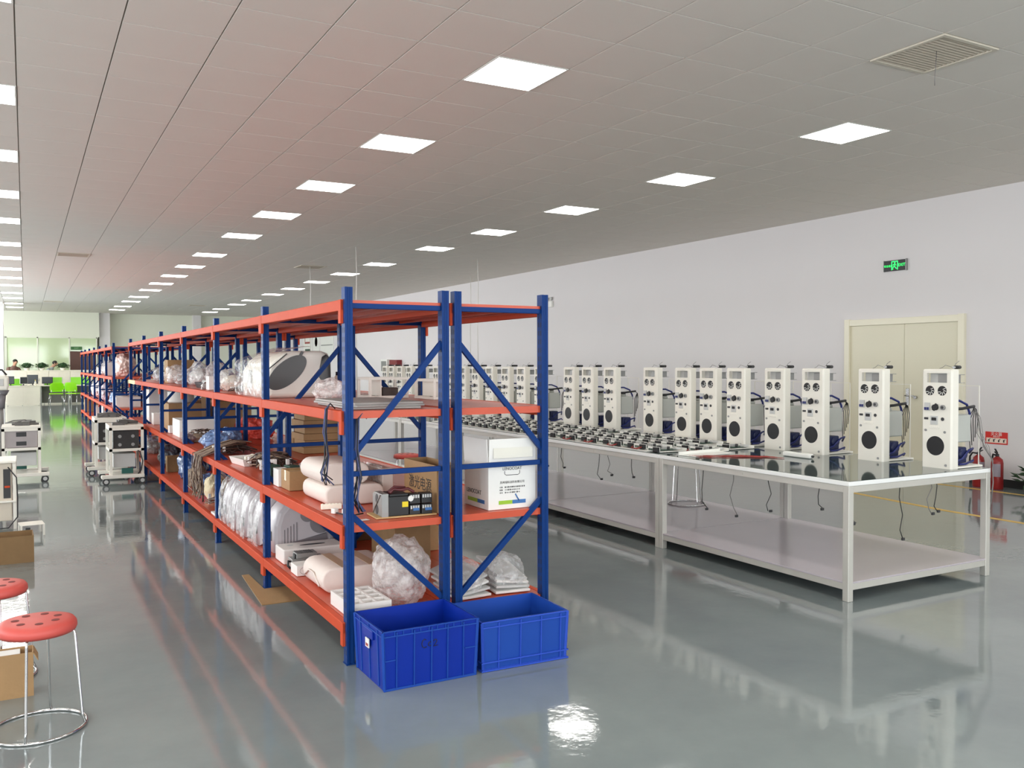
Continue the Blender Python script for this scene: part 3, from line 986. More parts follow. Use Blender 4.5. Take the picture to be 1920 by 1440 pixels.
# ================================================================ CIRCUIT MODULES LAID OUT ON THE BENCH
def board_meshes():
    P = []
    b = MB()
    b.box(0, .3, -.085, .085, .004, .008); b.box(0, .004, -.085, .085, .004, .05); b.box(.296, .3, -.085, .085, .004, .03)
    b.box(.05, .3, .081, .085, .004, .028)
    P.append(('metal_bracket', b.data('metal_bracket', white)))
    b = MB(); b.box(.03, .28, -.03, .07, .014, .017)
    P.append(('circuit_board', b.data('circuit_board', pcb)))
    b = MB(); b.box(-.026, .006, -.08, -.015, .008, .048, .003); P.append(('front_connector', b.data('front_connector', black)))
    b = MB()
    for k in range(4): b.box(-.004, 0, .0 + k * .02, .012 + k * .02, .014, .032)
    P.append(('terminal_block', b.data('terminal_block', mat('green_terminal', (58, 80, 66), .5))))
    for q in ((.14, .19, .02, .06, .04), (.21, .26, -.05, .0, .035)):
        b = MB(); b.box(*q[:4], .017, q[4]); P.append(('relay', b.data('relay', lgrey)))
    for q in ((.08, .03, .052, .018), (.15, -.015, .045, .013)):
        b = MB(); b.cyl((q[0], q[1], .017), (q[0], q[1], q[2]), q[3]); P.append(('capacitor', b.data('capacitor', dark)))
    return P
BP = board_meshes()
b = MB(); b.tube([(-.01, -.05, .03), (-.045, -.055, .02), (-.055, -.02, .008), (-.03, .03, .008), (-.05, .07, .01), (-.02, .08, .025)], .004, 5); b.tube([(-.01, -.03, .03), (-.04, -.02, .016), (-.05, .02, .008), (-.045, .05, .008)], .004, 5)
REDC = b.data('red_leads', redw)
rnd = random.Random(4)
cnt = 0
for col in range(3):
    cnt = 0
    for k in range(26):
        y = 5.98 + k * .19 + rnd.uniform(-.015, .015) + col * .03
        x = 4.83 + col * .34 + rnd.uniform(-.01, .01) + (.32 if k == 0 and col == 0 else 0)
        if col == 2 and k % 4 == 1: continue
        if k == 0 and col == 1: continue
        t = thing('circuit_module', 'small white-bracketed circuit module, %s in the %s row on the bench' % ('nearest' if cnt == 0 else nth(cnt) + ' from the near end', ['front', 'middle', 'back'][col]), 'circuit board',
                  (x, y, TZ + .0035 + .008 * (k > 1)), rnd.uniform(-.025, .025), 'circuit modules laid out on the benches')
        for n, me in BP: link(n, me, t)
        if (col == 0 and k < 9 and k % 2 == 0) or (col == 1 and k == 3): link('red_leads', REDC, t)
        cnt += 1
# white backing sheets under the modules
for k in range(4):
    b = MB(); b.box(4.79, 5.8 - .05 * k, 6.22 + k * 1.18, 7.38 + k * 1.18, 0, .008, .002)
    tag(b.build('backing_sheet', white, None, (0, 0, TZ + .003)), 'white sheet under circuit modules, %s from the near end of the bench' % nth(k), 'sheet', 'white sheets under the circuit modules')
t = thing('white_tray', 'white flat tray standing out past the nearest circuit modules', 'tray', (5.05, 5.8, TZ + .003), 0.12)
b = MB(); b.box(-.2, .32, -.1, .08, 0, .006, .002); b.box(-.2, .32, .07, .08, 0, .03); b.build('tray', white, t)
b = MB()
for i in range(7):
    r = random.Random(20 + i)
    b.tube([(4.86 + .02 * i, 5.7 + r.uniform(-.08, .05), 0), (4.95 + .05 * i, 5.55 + r.uniform(-.05, .05), 0), (5.15 + .03 * i, 5.5 + r.uniform(-.06, .06), .002), (5.3, 5.35 + .03 * i, 0), (5.42, 5.3 + r.uniform(-.1, .1), 0)], .002, 5)
b.build('red_cable_bundle', redw, None, (0, 0, TZ + .0085))
tag(bpy.data.objects['red_cable_bundle'], 'bundle of red cables spread on the bench beside the white tray', 'cables')
# thin cables hanging below the benches
rnd = random.Random(8)
HC = [(4.92, 5.62), (4.95, 5.3), (4.97, 4.95), (4.97, 4.45), (5.0, 4.2), (5.35, 4.07), (5.66, 4.06), (5.75, 4.08), (4.9, 6.6), (4.9, 6.95), (4.92, 7.15), (4.9, 7.8), (4.94, 8.2), (4.9, 9.4), (4.95, 10.3)]
for k, (x, y) in enumerate(sorted(HC, key=lambda q: q[1])):
    L = rnd.uniform(.22, .42)
    z = TZ - .03
    b = MB()
    b.tube([(x, y, z), (x + rnd.uniform(-.02, .02), y, z - L * .3), (x + rnd.uniform(-.03, .05), y + rnd.uniform(-.03, .03), z - L * .6), (x + rnd.uniform(-.02, .02), y, z - L * .85), (x + rnd.uniform(.0, .06), y, z - L)], .0032, 5)
    p = thing('hanging_cable', 'thin dark cable hanging under the bench, %s' % ('nearest the bench end' if k == 0 else nth(k) + ' from the near bench end'), 'cable', (0, 0, 0), 0, 'thin cables hanging under the benches')
    b.build('cable', black if k % 3 else greyw, p)
    b = MB(); b.box(x + .02, x + .045, y - .006, y + .006, z - L - .012, z - L + .006); b.build('plug', dark, p)

# ================================================================ BLUE CRATES
def crate(x0, x1, y0, y1, hh, rz, label, M, cols, style):
    t = thing('plastic_crate', label, 'crate', ((x0 + x1) / 2, (y0 + y1) / 2, 0), rz, 'blue plastic crates')
    a, c = (x1 - x0) / 2, (y1 - y0) / 2
    ribm_lit = crater if style == 0 else mat('blue_plastic_edge', (48, 82, 188), .45, var=.05, spec=.25)  # light on the edges painted in: rim and ribs get a paler blue
    fl = .012
    b = MB(); b.openbox(-a + fl, a - fl, -c + fl, c - fl, 0.001, hh, .006, fl * .7, fl * .7); b.build('body', M, t)
    b = MB()
    for z0, z1 in (((hh - .005, hh), (hh - .03, hh - .024)) if style == 0 else ((hh - .006, hh), (hh - .034, hh - .028), (.045, .051), (.002, .01))):
        b.box(-a - .002, a + .002, -c - .002, -c + .006, z0, z1); b.box(-a - .002, a + .002, c - .006, c + .002, z0, z1)
        b.box(-a - .002, -a + .006, -c, c, z0, z1); b.box(a - .006, a + .002, -c, c, z0, z1)
    b.box(-a + fl - .005, a - fl + .005, -c + fl - .005, -c + fl + .002, .001, .012); b.box(-a + fl - .005, a - fl + .005, c - fl - .002, c - fl + .005, .001, .012)
    b.build('rim', ribm_lit, t)
    b = MB()
    for f in cols:
        for s in (-1, 1):
            b.bar((f * a, s * (c - fl + .002), .01), (f * a, s * (c - .002), hh - .01), .005, .012, (0, s, 0))
    for f in (-.6, 0, .6):
        for s in (-1, 1):
            b.bar((s * (a - fl + .002), f * c, .01), (s * (a - .002), f * c, hh - .01), .012, .005, (s, 0, 0))
    for s in (-1, 1):
        for q in (-1, 1):
            b.bar((s * (a - fl), q * (c - fl), .005), (s * (a - .001), q * (c - .001), hh - .004), .012, .012)
    if style == 0:
        for f0, f1 in ((-1, -.72), (.68, 1)):
            b.box(f0 * a + .01, f1 * a - .004, -c + .002, -c + .012, hh * .5, hh * .5 + .005)
        for i in range(9):
            b.box(-a + .06 + i * .045, -a + .064 + i * .045, -c - .001, -c + .008, hh - .03, hh)
    b.build('ribs', ribm_lit, t)
    for s in (-1, 1):
        b = MB(); b.box(min(s * (a - .008), s * (a + .006)), max(s * (a - .008), s * (a + .006)), -.075, .075, hh - .075, hh - .03, .004); b.build('handle', M, t)
    return t, a, c
t, a, c = crate(1.487, 2.0, 3.985, 4.4, .295, 0.0, 'taller blue plastic crate with handwriting, against the rack end, on the left', crateb, (-.72, -.36, 0, .34, .68), 0)
b = MB()
hw = lambda pts: b.tube([(-.052 + p[0] * .001, -c + .0036, .185 + p[1] * .001) for p in pts], .0019, 5)
hw([(24, 38), (14, 44), (4, 36), (0, 22), (4, 8), (14, 0), (26, 5)])
hw([(44 + 9 * math.cos(k * PI / 6), 16 + 10 * math.sin(k * PI / 6)) for k in range(13)])
hw([(64, 26), (68, 34), (78, 34), (82, 26), (76, 16), (64, 2), (86, 4)])
b.build('handwriting', ink, t)
b = MB(); b.box(-a - .0085, -a - .004, -.03, .02, .17, .215); b.build('white_sticker', paper, t)
b = MB(); b.box(-a - .0092, -a - .008, -.022, .012, .176, .19); b.build('sticker_stamp', redw, t)
crate(2.036, 2.546, 3.99, 4.4, .26, -0.035, 'shallower paler blue plastic crate standing to the right of the taller one', crater, (-.62, -.12, .36, .82), 1)

# ================================================================ RED STOOLS
def stool_meshes():
    P = []
    b = MB()
    b.lathe([(0, .432), (.135, .432), (.152, .425), (.158, .44), (.156, .458), (.146, .472), (.12, .478), (0, .479)], n=48)
    me = b.data('seat', redp)
    hs = []
    for i in range(7):
        a = 2 * PI * i / 7 + .3
        b = MB(); b.cyl((.085 * math.cos(a), .085 * math.sin(a), .4785), (.085 * math.cos(a), .085 * math.sin(a), .4795), .0165, n=16)
        hs.append(('seat_hole', b.data('seat_hole', mat('hole_dark_red', (110, 38, 34), 0.7))))
    P.append(('seat', me, hs))
    for i in range(4):
        a = math.radians(-16 + 90 * i)
        d = Vector((math.cos(a), math.sin(a), 0))
        b = MB(); b.tube([d * .06 + Vector((0, 0, .425)), d * .135 + Vector((0, 0, .425)), d * .148 + Vector((0, 0, .418)), d * .152 + Vector((0, 0, .4)), d * .176 + Vector((0, 0, .05)), d * .19 + Vector((0, 0, .008))], .0055, 8)
        P.append(('leg', b.data('leg', chrome), []))
    b = MB(); b.tube([(.19 * math.cos(2 * PI * k / 48), .19 * math.sin(2 * PI * k / 48), .0065) for k in range(48)], .0062, 8, True)
    P.append(('foot_ring', b.data('foot_ring', chrome), []))
    return P
SP = stool_meshes()
def stool(x, y, label, rz=0, z=0):
    t = thing('stool', label, 'stool', (x, y, z), rz, 'red round stools')
    for n, me, subs in SP:
        o = link(n, me, t)
        for sn, sm in subs: link(sn, sm, o)
stool(.03, 4.34, 'red round stool on a chrome ring, in front of the open brown box')
stool(-.16, 5.16, 'red round stool cut by the frame behind the nearer stool', .5)
stool(5.97, 7.08, 'red stool stored on the lower shelf of the second bench', .2, .131)
stool(4.085, 10.09, 'red stool glimpsed through the rack between the racks and the benches', .6)

# ================================================================ THINGS ON THE RACKS
Z1, Z2, Z3 = .2205, .7365, 1.3395
def carton(x0, x1, y0, y1, z, hh, label, M=card, opened=False, rz=0.0, name='cardboard_box', cat='box', group=None, flaps=(1, 1, 1, 1), taped=True, lean=0.35):
    t = thing(name, label, cat, ((x0 + x1) / 2, (y0 + y1) / 2, z), rz, group)
    a, c = (x1 - x0) / 2, (y1 - y0) / 2
    b = MB()
    if opened:
        b.mi = 0
        b.openbox(-a, a, -c, c, 0, hh, .005)
        b.build('body', M, t)
        fl = min(a, c) * .9
        for i, on in enumerate(flaps):
            if not on: continue
            b = MB()
            if i < 2:
                s = -1 if i == 0 else 1
                b.bar((s * (a + .001), 0, hh - .004), (s * (a + fl * lean), 0, hh + (fl if on == 2 else -fl * .75)), 2 * c - .004, .004, (s, 0, .3))
            else:
                s = -1 if i == 2 else 1
                b.bar((0, s * (c + .001), hh - .004), (0, s * (c + fl * lean), hh + (fl if on == 2 else -fl * .75)), 2 * a - .004, .004, (0, s, .3))
            b.build('flap', M, t)
    else:
        b.box(-a, a, -c, c, 0, hh, .003)
        b.box(-a + .002, a - .002, -.0015, .0015, hh - .001, hh + .001)
        b.build('body', M, t)
        if taped:
            b = MB()
            b.box(-a - .0006, a + .0006, -.022, .022, hh - .0005, hh + .0008); b.box(-a - .0008, -a + .001, -.022, .022, hh - .07, hh)
            b.box(a - .001, a + .0008, -.022, .022, hh - .07, hh)
            b.build('tape', tape, t)
    return t
def bag(c, s, label, M=film, seed=1, group=None, name='plastic_bag', inside=None, amp=.3, cat='bag'):
    z = c[2]
    t = thing(name, label, cat, c, 0, group)
    b = MB(); b.blob((0, 0, s[2] * .8), s, seed, amp, 2.0, 4, flat=0.002, smooth=False, sharp=.18).fit((0, 0, 0), (s[0] * 1.12, s[1] * 1.12, s[2] * 1.9)); b.build('film', M, t)
    if inside:
        b = MB(); b.blob((0, 0, s[2] * .62), (s[0] * .72, s[1] * .72, s[2] * .68), seed + 5, .18, 2, 3, flat=0.004); b.build('contents', inside, t)
    return t
def cables(c, s, label, M=brownw, n=26, seed=1, drape=None, name='cable_heap'):
    rnd = random.Random(seed)
    t = thing(name, label, 'cables', c)
    for part in range(3):
        b = MB()
        for i in range(n // 2 if part < 2 else n // 3):
            z = rnd.uniform(.008, s[2])
            if part == 0 or not drape:
                p = [(rnd.uniform(-s[0], s[0]), -s[1] + rnd.uniform(0, .3) * s[1], z * .5 + .006), (rnd.uniform(-s[0], s[0]) * .8, -s[1] * .4, z + .006), (rnd.uniform(-s[0], s[0]) * .8, s[1] * .3, z + .006), (rnd.uniform(-s[0], s[0]), s[1] * rnd.uniform(.7, 1), z * .4 + .006)]
                p = [Vector(q) for q in p]
                p = sum([[p[k].lerp(p[k + 1], f) + Vector((0, 0, .012 * math.sin(f * PI))) for f in (0, .33, .66)] for k in range(3)], []) + [p[3]]
            else:
                y = rnd.uniform(-s[1], s[1]) * .95
                e = rnd.uniform(.6, 1.0) * drape
                xo = -s[0] - .1 - rnd.uniform(0, .03)
                p = [(s[0] * rnd.uniform(-.2, .9), y + rnd.uniform(-.1, .1), .02 + z), (0, y, z + .03), (-s[0] * .6, y, .045 + z * .5), (xo, y + rnd.uniform(-.02, .02), .0), (xo - rnd.uniform(0, .03), y + rnd.uniform(-.07, .07), -e * .35), (xo - rnd.uniform(-.01, .03), y + rnd.uniform(-.1, .1), -e * .7), (xo + rnd.uniform(-.02, .02), y + rnd.uniform(-.12, .12), -e), (xo + rnd.uniform(-.03, .01), y + rnd.uniform(-.14, .14), -e * rnd.uniform(.6, .95))]
            b.tube(p, rnd.uniform(.004, .0065), 5)
        b.build('cables', (M, mat('dark_cable', (92, 68, 56), 0.5, var=.35, scale=30), mat('tan_cable', (150, 128, 108), .5, var=.25, scale=30))[part], t)
    b = MB()
    for i in range(12):
        x, y = rnd.uniform(-s[0], s[0]) * .9, rnd.uniform(-s[1], s[1])
        b.box(x - .012, x + .012, y - .016, y + .016, .004 + .6 * s[2] * rnd.random(), .02 + .6 * s[2], .002)
    b.build('plugs', paper, t)
    return t

# ---- near bay, third shelf: white machine cover with black oval window, its side still in clear film
t = thing('machine_cover', 'white machine cover with black oval window, third shelf behind the second post', 'machine cover', (1.53, 6.42, Z3))
pf = [(0, 0), (0, .19), (.05, .27), (.12, .325), (.18, .343), (.4, .343), (.45, .325), (.475, .28), (.475, 0)]
b = MB(); b.prism(pf, 'y', 0, .85, .03, True); b.build('shell', machw, t)
pts = []
for k in range(44):
    q = 2 * PI * k / 44
    u, v, th = .172 * math.cos(q), .082 * math.sin(q), math.radians(40)
    pts.append((.142 + u * math.cos(th) - v * math.sin(th), .185 + u * math.sin(th) + v * math.cos(th)))
b = MB(); b.prism([(max(.008, p[0]), p[1]) for p in pts], 'y', -.006, .02); b.build('oval_window', mat('smoked_window', (58, 54, 52), .3), t)
b = MB(); b.prism([(.37, .16), (.40, .3), (.43, .318), (.462, .29), (.468, .09), (.41, .1)], 'y', -.006, .02); b.build('end_panel', mat('smoked_window', (58, 54, 52)), t)
b = MB(); b.bar((.235, -.003, .3), (.255, -.003, .338), .008, .02, (1, 0, 0)); b.build('window_tip', mat('smoked_window', (58, 54, 52)), t)
b = MB(); b.bar((.012, -.004, .215), (.14, -.004, .322), .006, .012, (0, 1, 0)); b.build('trim_strip', dark, t)
b = MB()
def fn(u, v):
    y = .06 + u * .9
    n = noise.noise(Vector((u * 8, v * 7, 3))) * .022
    q = v * 1.5
    if q < .9: return (-.028 + n - .01 * math.sin(q * 9), y, .002 + .3 * q)
    return (-.028 + (q - .9) * .6 + n * .5, y, .272 + .1 * math.sin((q - .9) * 2.6) + n)
b.grid(fn, 24, 18, False); b.build('film', film, t)
b = MB(); b.box(-.012, .002, .5, .62, .06, .2, .01); b.build('side_grip', lgrey, t)
bag((1.78, 5.67, Z3), (.12, .15, .085), 'crumpled bubble wrap in front of the white machine cover', bubble, 11, name='bubble_wrap', cat='packaging')
for k in range(3):
    b = MB(); b.box(-.2, .2, -.37, .37, 0, .012, .002)
    tag(b.build('grey_sheet', mat('grey_sheet', (150, 146, 142), .5), None, (1.75, 4.93, Z3 + .0125 * k), (-.05, .03, 0.0)[k]), 'thin grey panel, %s of the flat stack near the rack end' % ('bottom', 'middle', 'top')[k], 'panel', 'flat grey panels on the third shelf')
def chassis(x, y, z, sx, sy, sz, label, rz=0):
    t = thing('metal_chassis', label, 'chassis', (x, y, z), rz, 'open metal chassis frames')
    b = MB()
    w = .018
    for i in (0, sx - w):
        for j in (0, sy - w): b.box(i, i + w, j, j + w, 0, sz)
    for zz in (0, sz - w):
        for i in (0, sx - w): b.box(i, i + w, w, sy - w, zz, zz + w)
        for j in (0, sy - w): b.box(w, sx - w, j, j + w, zz, zz + w)
    b.build('frame', machw, t)
    b = MB(); b.box(sx * .3, sx * .33, w, sy - w, w, sz - w); b.box(sx * .33, sx - w, w, sy - w, .004, .008); b.build('divider', machw, t)
    b = MB(); b.box(sx * .4, sx * .8, sy * .2, sy * .7, .01, sz * .5, .004); b.build('component', brownw, t)
chassis(2.13, 5.95, Z3, .3, .26, .15, 'white open metal chassis on the third shelf seen past the first post')
chassis(2.45, 5.55, Z3, .18, .34, .14, 'white open metal chassis near the bench side of the third shelf')
# ---- near bay, second shelf
def roundslab(name, label, cat, x0, x1, y0, y1, z, hh, M, r=.05, group=None):
    t = thing(name, label, cat, ((x0 + x1) / 2, (y0 + y1) / 2, z), 0, group)
    a, c = (x1 - x0) / 2, (y1 - y0) / 2
    b = MB()
    r = min(r, hh / 2 - .001)
    pts = []
    for cx, cz, q0 in ((-a + r, r, PI), (a - r, r, 1.5 * PI), (a - r, hh - r, 0), (-a + r, hh - r, .5 * PI)):
        for k in range(5):
            q = q0 + k * PI / 8
            pts.append((cx + r * math.cos(q), cz + r * math.sin(q)))
    b.prism(pts, 'y', -c, c, .012, True); b.build('roll', M, t)
    return t
roundslab('foam_bundle', 'folded pale foam sheet bundle lying lowest on the second shelf behind the first post', 'foam', 1.55, 1.92, 5.1, 5.6, Z2, .12, efoam, .05, 'foam bundles on the second shelf')
roundslab('foam_bundle', 'folded pale foam sheet bundle stacked on the other behind the first post', 'foam', 1.54, 1.84, 5.14, 5.62, Z2 + .121, .13, efoam, .06, 'foam bundles on the second shelf')
t = thing('wrapped_stack', 'film-wrapped stack standing beside the brown lettered box on the second shelf', 'package', (1.95, 5.32, Z2))
b = MB(); b.box(-.02, .05, -.16, .16, 0, .2, .004); b.build('stack', efoam, t)
b = MB(); b.grid(lambda u, v: (-.028 + .004 * math.sin(v * 40) + .003 * noise.noise(Vector((u * 8, v * 9, 2))), -.17 + .34 * u, .002 + .215 * v), 12, 20, False); b.build('film', film, t)
carton(1.535, 1.665, 5.86, 6.08, Z2, .13, 'small taped brown box on the second shelf beside the second post', card)
carton(1.52, 1.6, 6.1, 6.24, Z2, .12, 'small white box tucked against the second post on the second shelf', paper, taped=False, name='white_box')
t = thing('terminal_strip', 'beige terminal block strip lying before the foam bundle', 'connector', (1.56, 5.02, Z2), -.2)
b = MB(); b.box(-.06, .06, -.014, .014, 0, .03, .003)
for k in range(6): b.cyl((-.05 + k * .02, 0, .03), (-.05 + k * .02, 0, .033), .006, n=8)
b.build('body', cream, t)
for k, (x, y) in enumerate(((1.53, 4.86), (1.57, 4.8))):
    b = MB(); b.box(-.016, .016, -.016, .016, 0, .03, .004)
    tag(b.build('white_connector', paper, None, (x, y, Z2), .4 + k), 'tiny white cube connector on the second shelf near the first post, %s' % ('farther of two', 'nearer of two')[k], 'connector', 'white cube connectors')
b = MB(); b.tube([(1.52, 4.9, .005), (1.55, 4.78, .006), (1.6, 4.72, .006), (1.66, 4.75, .006)], .004, 5)
tag(b.build('short_lead', black, None, (0, 0, Z2)), 'short black lead with white plugs lying by the first post', 'cable')
b = MB(); b.box(-.03, .03, -.02, .02, 0, .001)
tag(b.build('paper_slip', paper, None, (1.6, 4.58, Z2), .2), 'small white paper slip on the second shelf edge', 'paper')
# power controller module with fan plate, yellow label and contactors
t = thing('power_module', 'black power module with aluminium fan end and yellow label on a thin wooden board', 'machine part', (1.845, 4.64, Z2), -.06)
b = MB(); b.box(-.17, .18, -.09, .1, 0, .008); b.build('wooden_board', wood, t)
b = MB(); b.prism([(-.09, .008), (.085, .008), (.085, .12), (.05, .135), (-.09, .135)], 'x', -.14, -.1, .004); f = b.build('fan_plate', grey, t)
for zz in (.04, .1):
    b = MB(); b.cyl((-.1415, -.0, zz), (-.135, -.0, zz), .027, n=20); b.build('fan', dark, f)
b = MB(); b.bar((-.143, -.07, .13), (-.143, .07, .012), .003, .005, (1, 0, 0)); b.build('wire_guard', steel, f)
b = MB(); b.box(-.099, .02, -.08, .08, .008, .115, .004); b.box(-.09, .02, -.07, .07, .115, .128, .003); b.build('body', black, t)
b = MB(); b.box(-.02, .015, -.0815, -.0795, .055, .085); b.build('yellow_label', yel, t)
b = MB(); b.tube([(-.08, -.04, .13), (-.05, -.02, .15), (-.01, -.04, .145), (.03, -.03, .15), (.06, -.05, .13)], .009, 6); b.tube([(-.07, .02, .13), (-.03, .03, .155), (.03, .01, .15)], .008, 6); b.build('red_cable', mat('maroon_cable', (96, 40, 44), .5), t)
for k in range(2):
    for j in range(2):
        b = MB(); b.box(.025 + k * .07, .088 + k * .07, -.078, -.01, .008 + j * .06, .064 + j * .06, .003)
        o = b.build('contactor', black, t)
        b = MB()
        for i in range(4): b.box(.03 + k * .07 + i * .014, .039 + k * .07 + i * .014, -.0795, -.07, .04 + j * .06, .058 + j * .06)
        b.build('terminals', lgrey, o)
b = MB(); b.cyl((.03, -.083, .1), (.03, -.078, .1), .016); b.build('dial', paper, t)
b = MB(); b.box(.045, .08, -.0815, -.079, .03, .045); b.box(.115, .155, -.0815, -.079, .028, .043); b.build('blue_tag', barblue, t)
# brown box with lettering
t = carton(2.035, 2.185, 4.57, 5.06, Z2, .27, 'brown open box with black Chinese lettering, beside the printed white carton', card, True, flaps=(0, 0, 0, 0))
text('lettering', '激光电源', .085, basis((-.0757, -.0, .14), (0, -1, 0), (0, 0, 1)), ink, t, .0004)
# white printed carton
t = carton(2.335, 2.65, 4.515, 4.83, Z2, .27, 'white printed carton with upright flaps and green-blue stripe on the bench side rack', paper, True, flaps=(2, 0, 2, 0), name='printed_carton', lean=.06)
FX = lambda x, z: basis((x, -.1585, z), (1, 0, 0), (0, 0, 1))
SX = lambda y, z: basis((-.1585, y, z), (0, -1, 0), (0, 0, 1))
text('brand_lettering', 'LENOCOAT', .024, FX(0, .235), ink, t, .0004)
b = MB(); b.prism([(-.012, 0), (.012, 0), (.008, .02), (0, .036), (-.008, .02)], 'y', -.1592, -.158); bmesh.ops.translate(b.bm, verts=b.bm.verts, vec=(0, 0, .25)); b.build('drop_emblem', mat('emblem_green', (60, 110, 90), .6), t)
b = MB(); b.tube([(-.05, -.158, .222), (-.05, -.158, .205), (-.04, -.158, .198), (.04, -.158, .198), (.05, -.158, .205), (.05, -.158, .222)], .0018, 5); b.build('handle_cut', ink, t)
text('lettering', '苏州绿科涂料有限公司', .0165, FX(0, .155), ink, t, .0004)
rnd = random.Random(77)
b = MB()
for z, n in ((.128, 15), (.112, 12), (.096, 12)):
    for k in range(n):
        x = -.085 + k * .0115
        if k == 2: continue
        b.box(x, x + .0085, -.159, -.158, z - .001, z + .001); b.box(x + rnd.uniform(.001, .006), x + rnd.uniform(.006, .0075), -.159, -.158, z - .0045, z + .0045)
b.build('small_print', ink, t)
b = MB(); b.box(-.09, 0, -.1592, -.158, .028, .05); b.build('stripe_green', bargreen, t)
b = MB(); b.box(0, .09, -.1592, -.158, .028, .05); b.build('stripe_blue', barblue, t)
text('brand_lettering', 'LENOCOAT', .036, SX(.03, .09), ink, t, .0004)
b = MB(); b.box(-.1592, -.158, -.02, .11, .03, .052); b.build('stripe_green', bargreen, t)
b = MB(); b.box(-.1592, -.158, -.11, -.02, .03, .052); b.build('stripe_blue', barblue, t)
b = MB(); b.box(-.13, .13, -.1605 - .012, -.1595 - .012, .30, .36); b.box(-.13, .13, -.16, -.159, .262, .272); b.build('clear_tape', mat('yellowed_tape', (228, 225, 214), .15), t)
b = MB(); b.tube([(.02, -.16, .085), (.035, -.16, .06), (.045, -.16, .045)], .004, 5); b.build('pen_mark', barblue, t)
# wire bundles hanging by the first post
def hanging_wires(x, y, z, L, label, seed, n=9, M=black, sp=.02):
    rnd = random.Random(seed)
    t = thing('wire_bundle', label, 'wires', (x, y, z))
    for part in range(2):
        b = MB()
        for i in range(n // 2 + 1):
            o = lambda s: rnd.uniform(-s, s)
            a = o(sp)
            b.tube([(.03, .01, .0), (.0, a * .3, .03), (-.022 + o(.008), a * .5, .0), (-.03 + o(.012), a, -L * .3), (-.022 + o(.014), a + o(sp), -L * .6), (-.03 + o(.02), a + o(sp * 1.6), -L * .82), (-.02 + o(.03), a + o(sp * 2), -L * rnd.uniform(.88, 1))], .0032, 5)
        b.build('wires', M if part == 0 else mat('blue_grey_wire', (70, 78, 120), .5), t)
hanging_wires(1.44, 4.64, Z3 + .004, .42, 'dark wires hung over the shelf beam left of the first post', 3)
hanging_wires(1.56, 4.475, Z3 - .045, .52, 'dark blue wires tied to the end frame right of the first post', 7, 11, sp=.018)
# ---- near bay, bottom shelf
def shell(x, y, label, wrapped, seed=1, z=Z1):
    t = thing('grey_shell', label, 'machine shell', (x, y, z), 0, 'grey moulded shells on the bottom shelf')
    b = MB(); b.prism([(0, 0), (0, .2), (.03, .3), (.1, .38), (.2, .41), (.33, .4), (.42, .33), (.45, .22), (.45, 0)], 'y', 0, .27, .045, True); b.build('shell', shellg, t)
    b = MB()
    for k in range(5): b.bar((.07 + k * .022, -.002, .06), (.07 + k * .022, -.002, .17 + .012 * k), .006, .004, (0, 1, 0))
    b.build('vent_slots', shelld, t)
    for cx, cz, r in ((.33, .2, .075), (.235, .265, .05)):
        b = MB(); b.cyl((cx, -.012, cz), (cx, .02, cz), r, n=28); b.cyl((cx, -.014, cz), (cx, -.01, cz), r * .72, n=28); b.build('fan_recess', shelld, t)
    b = MB(); b.bar((.02, -.004, .03), (.38, -.004, .1), .012, .05, (0, -.2, 1)); b.build('trim_band', shelld, t)
    b = MB(); b.box(-.004, .01, .09, .13, .08, .15, .004); b.build('grip_slot', dark, t)
    if wrapped:
        b = MB()
        def fn(u, v):
            q = PI * (1 - v)
            n = .02 * noise.noise(Vector((u * 7 + seed, v * 9, seed)))
            rx, rz = .25 + n, .44 + n
            c, s = math.cos(q), math.sin(q)
            k = (abs(c) ** 3 + abs(s) ** 3) ** (-1 / 3)
            return (.225 + rx * k * c, -.02 + .31 * u + n, max(.001, rz * k * s))
        b.grid(fn, 12, 26, False); b.build('film', film, t)
shell(1.55, 6.33, 'bare grey moulded shell with fans on the bottom shelf', False)
for k, y in enumerate((6.66, 7.02, 7.38, 7.74)):
    shell(1.5 if k else 1.52, y, 'grey moulded shell wrapped in clear film on the bottom shelf, %s of four' % ('nearest', 'second', 'third', 'farthest')[k], True, k + 2)
t = thing('foam_case', 'white foam packing block with a dark slot, bottom shelf behind the second post', 'foam block', (1.73, 6.08, Z1))
b = MB(); b.box(-.21, .22, -.11, .12, 0, .1, .008); b.build('block', foam, t)
b = MB(); b.prism([(.02 + .09 * math.cos(q * PI / 12), .02 * math.sin(q * PI / 12)) for q in range(24)], 'z', .0985, .1015); b.build('slot', dark, t)
b = MB(); b.cyl((-.13, .03, .099), (-.13, .03, .1012), .022); b.build('hollow', lgrey, t)
t = thing('power_supply', 'grey metal power supply with cables on the bottom shelf', 'machine part', (1.62, 5.84, Z1))
b = MB(); b.box(-.09, .13, -.055, .055, 0, .07, .003); b.box(-.06, .08, -.05, .05, .07, .105, .003); b.build('case', grey, t)
b = MB()
for k in range(9): b.box(-.05 + k * .012, -.046 + k * .012, -.05, .05, .104, .107)
b.box(-.07, -.05, -.04, .0, .072, .1); b.build('vents', black, t)
b = MB(); b.tube([(-.09, -.02, .05), (-.11, -.03, .06), (-.115, -.035, .03), (-.1, -.05, .012)], .008, 6); b.build('cable', black, t)
t = carton(1.51, 1.61, 5.6, 5.75, Z1, .065, 'small white printed box in front of the grey power supply', paper, taped=False, name='white_box')
b = MB(); b.tube([(.03 * math.cos(2 * PI * k / 20), -.0755, .033 + .022 * math.sin(2 * PI * k / 20)) for k in range(20)], .0012, 4, True); b.build('oval_mark', shelld, t)
t = roundslab('foam_roll', 'flattened roll of cream foam sheet taped shut on the bottom shelf', 'foam', 1.52, 2.0, 5.08, 5.5, Z1, .15, efoam, .07)
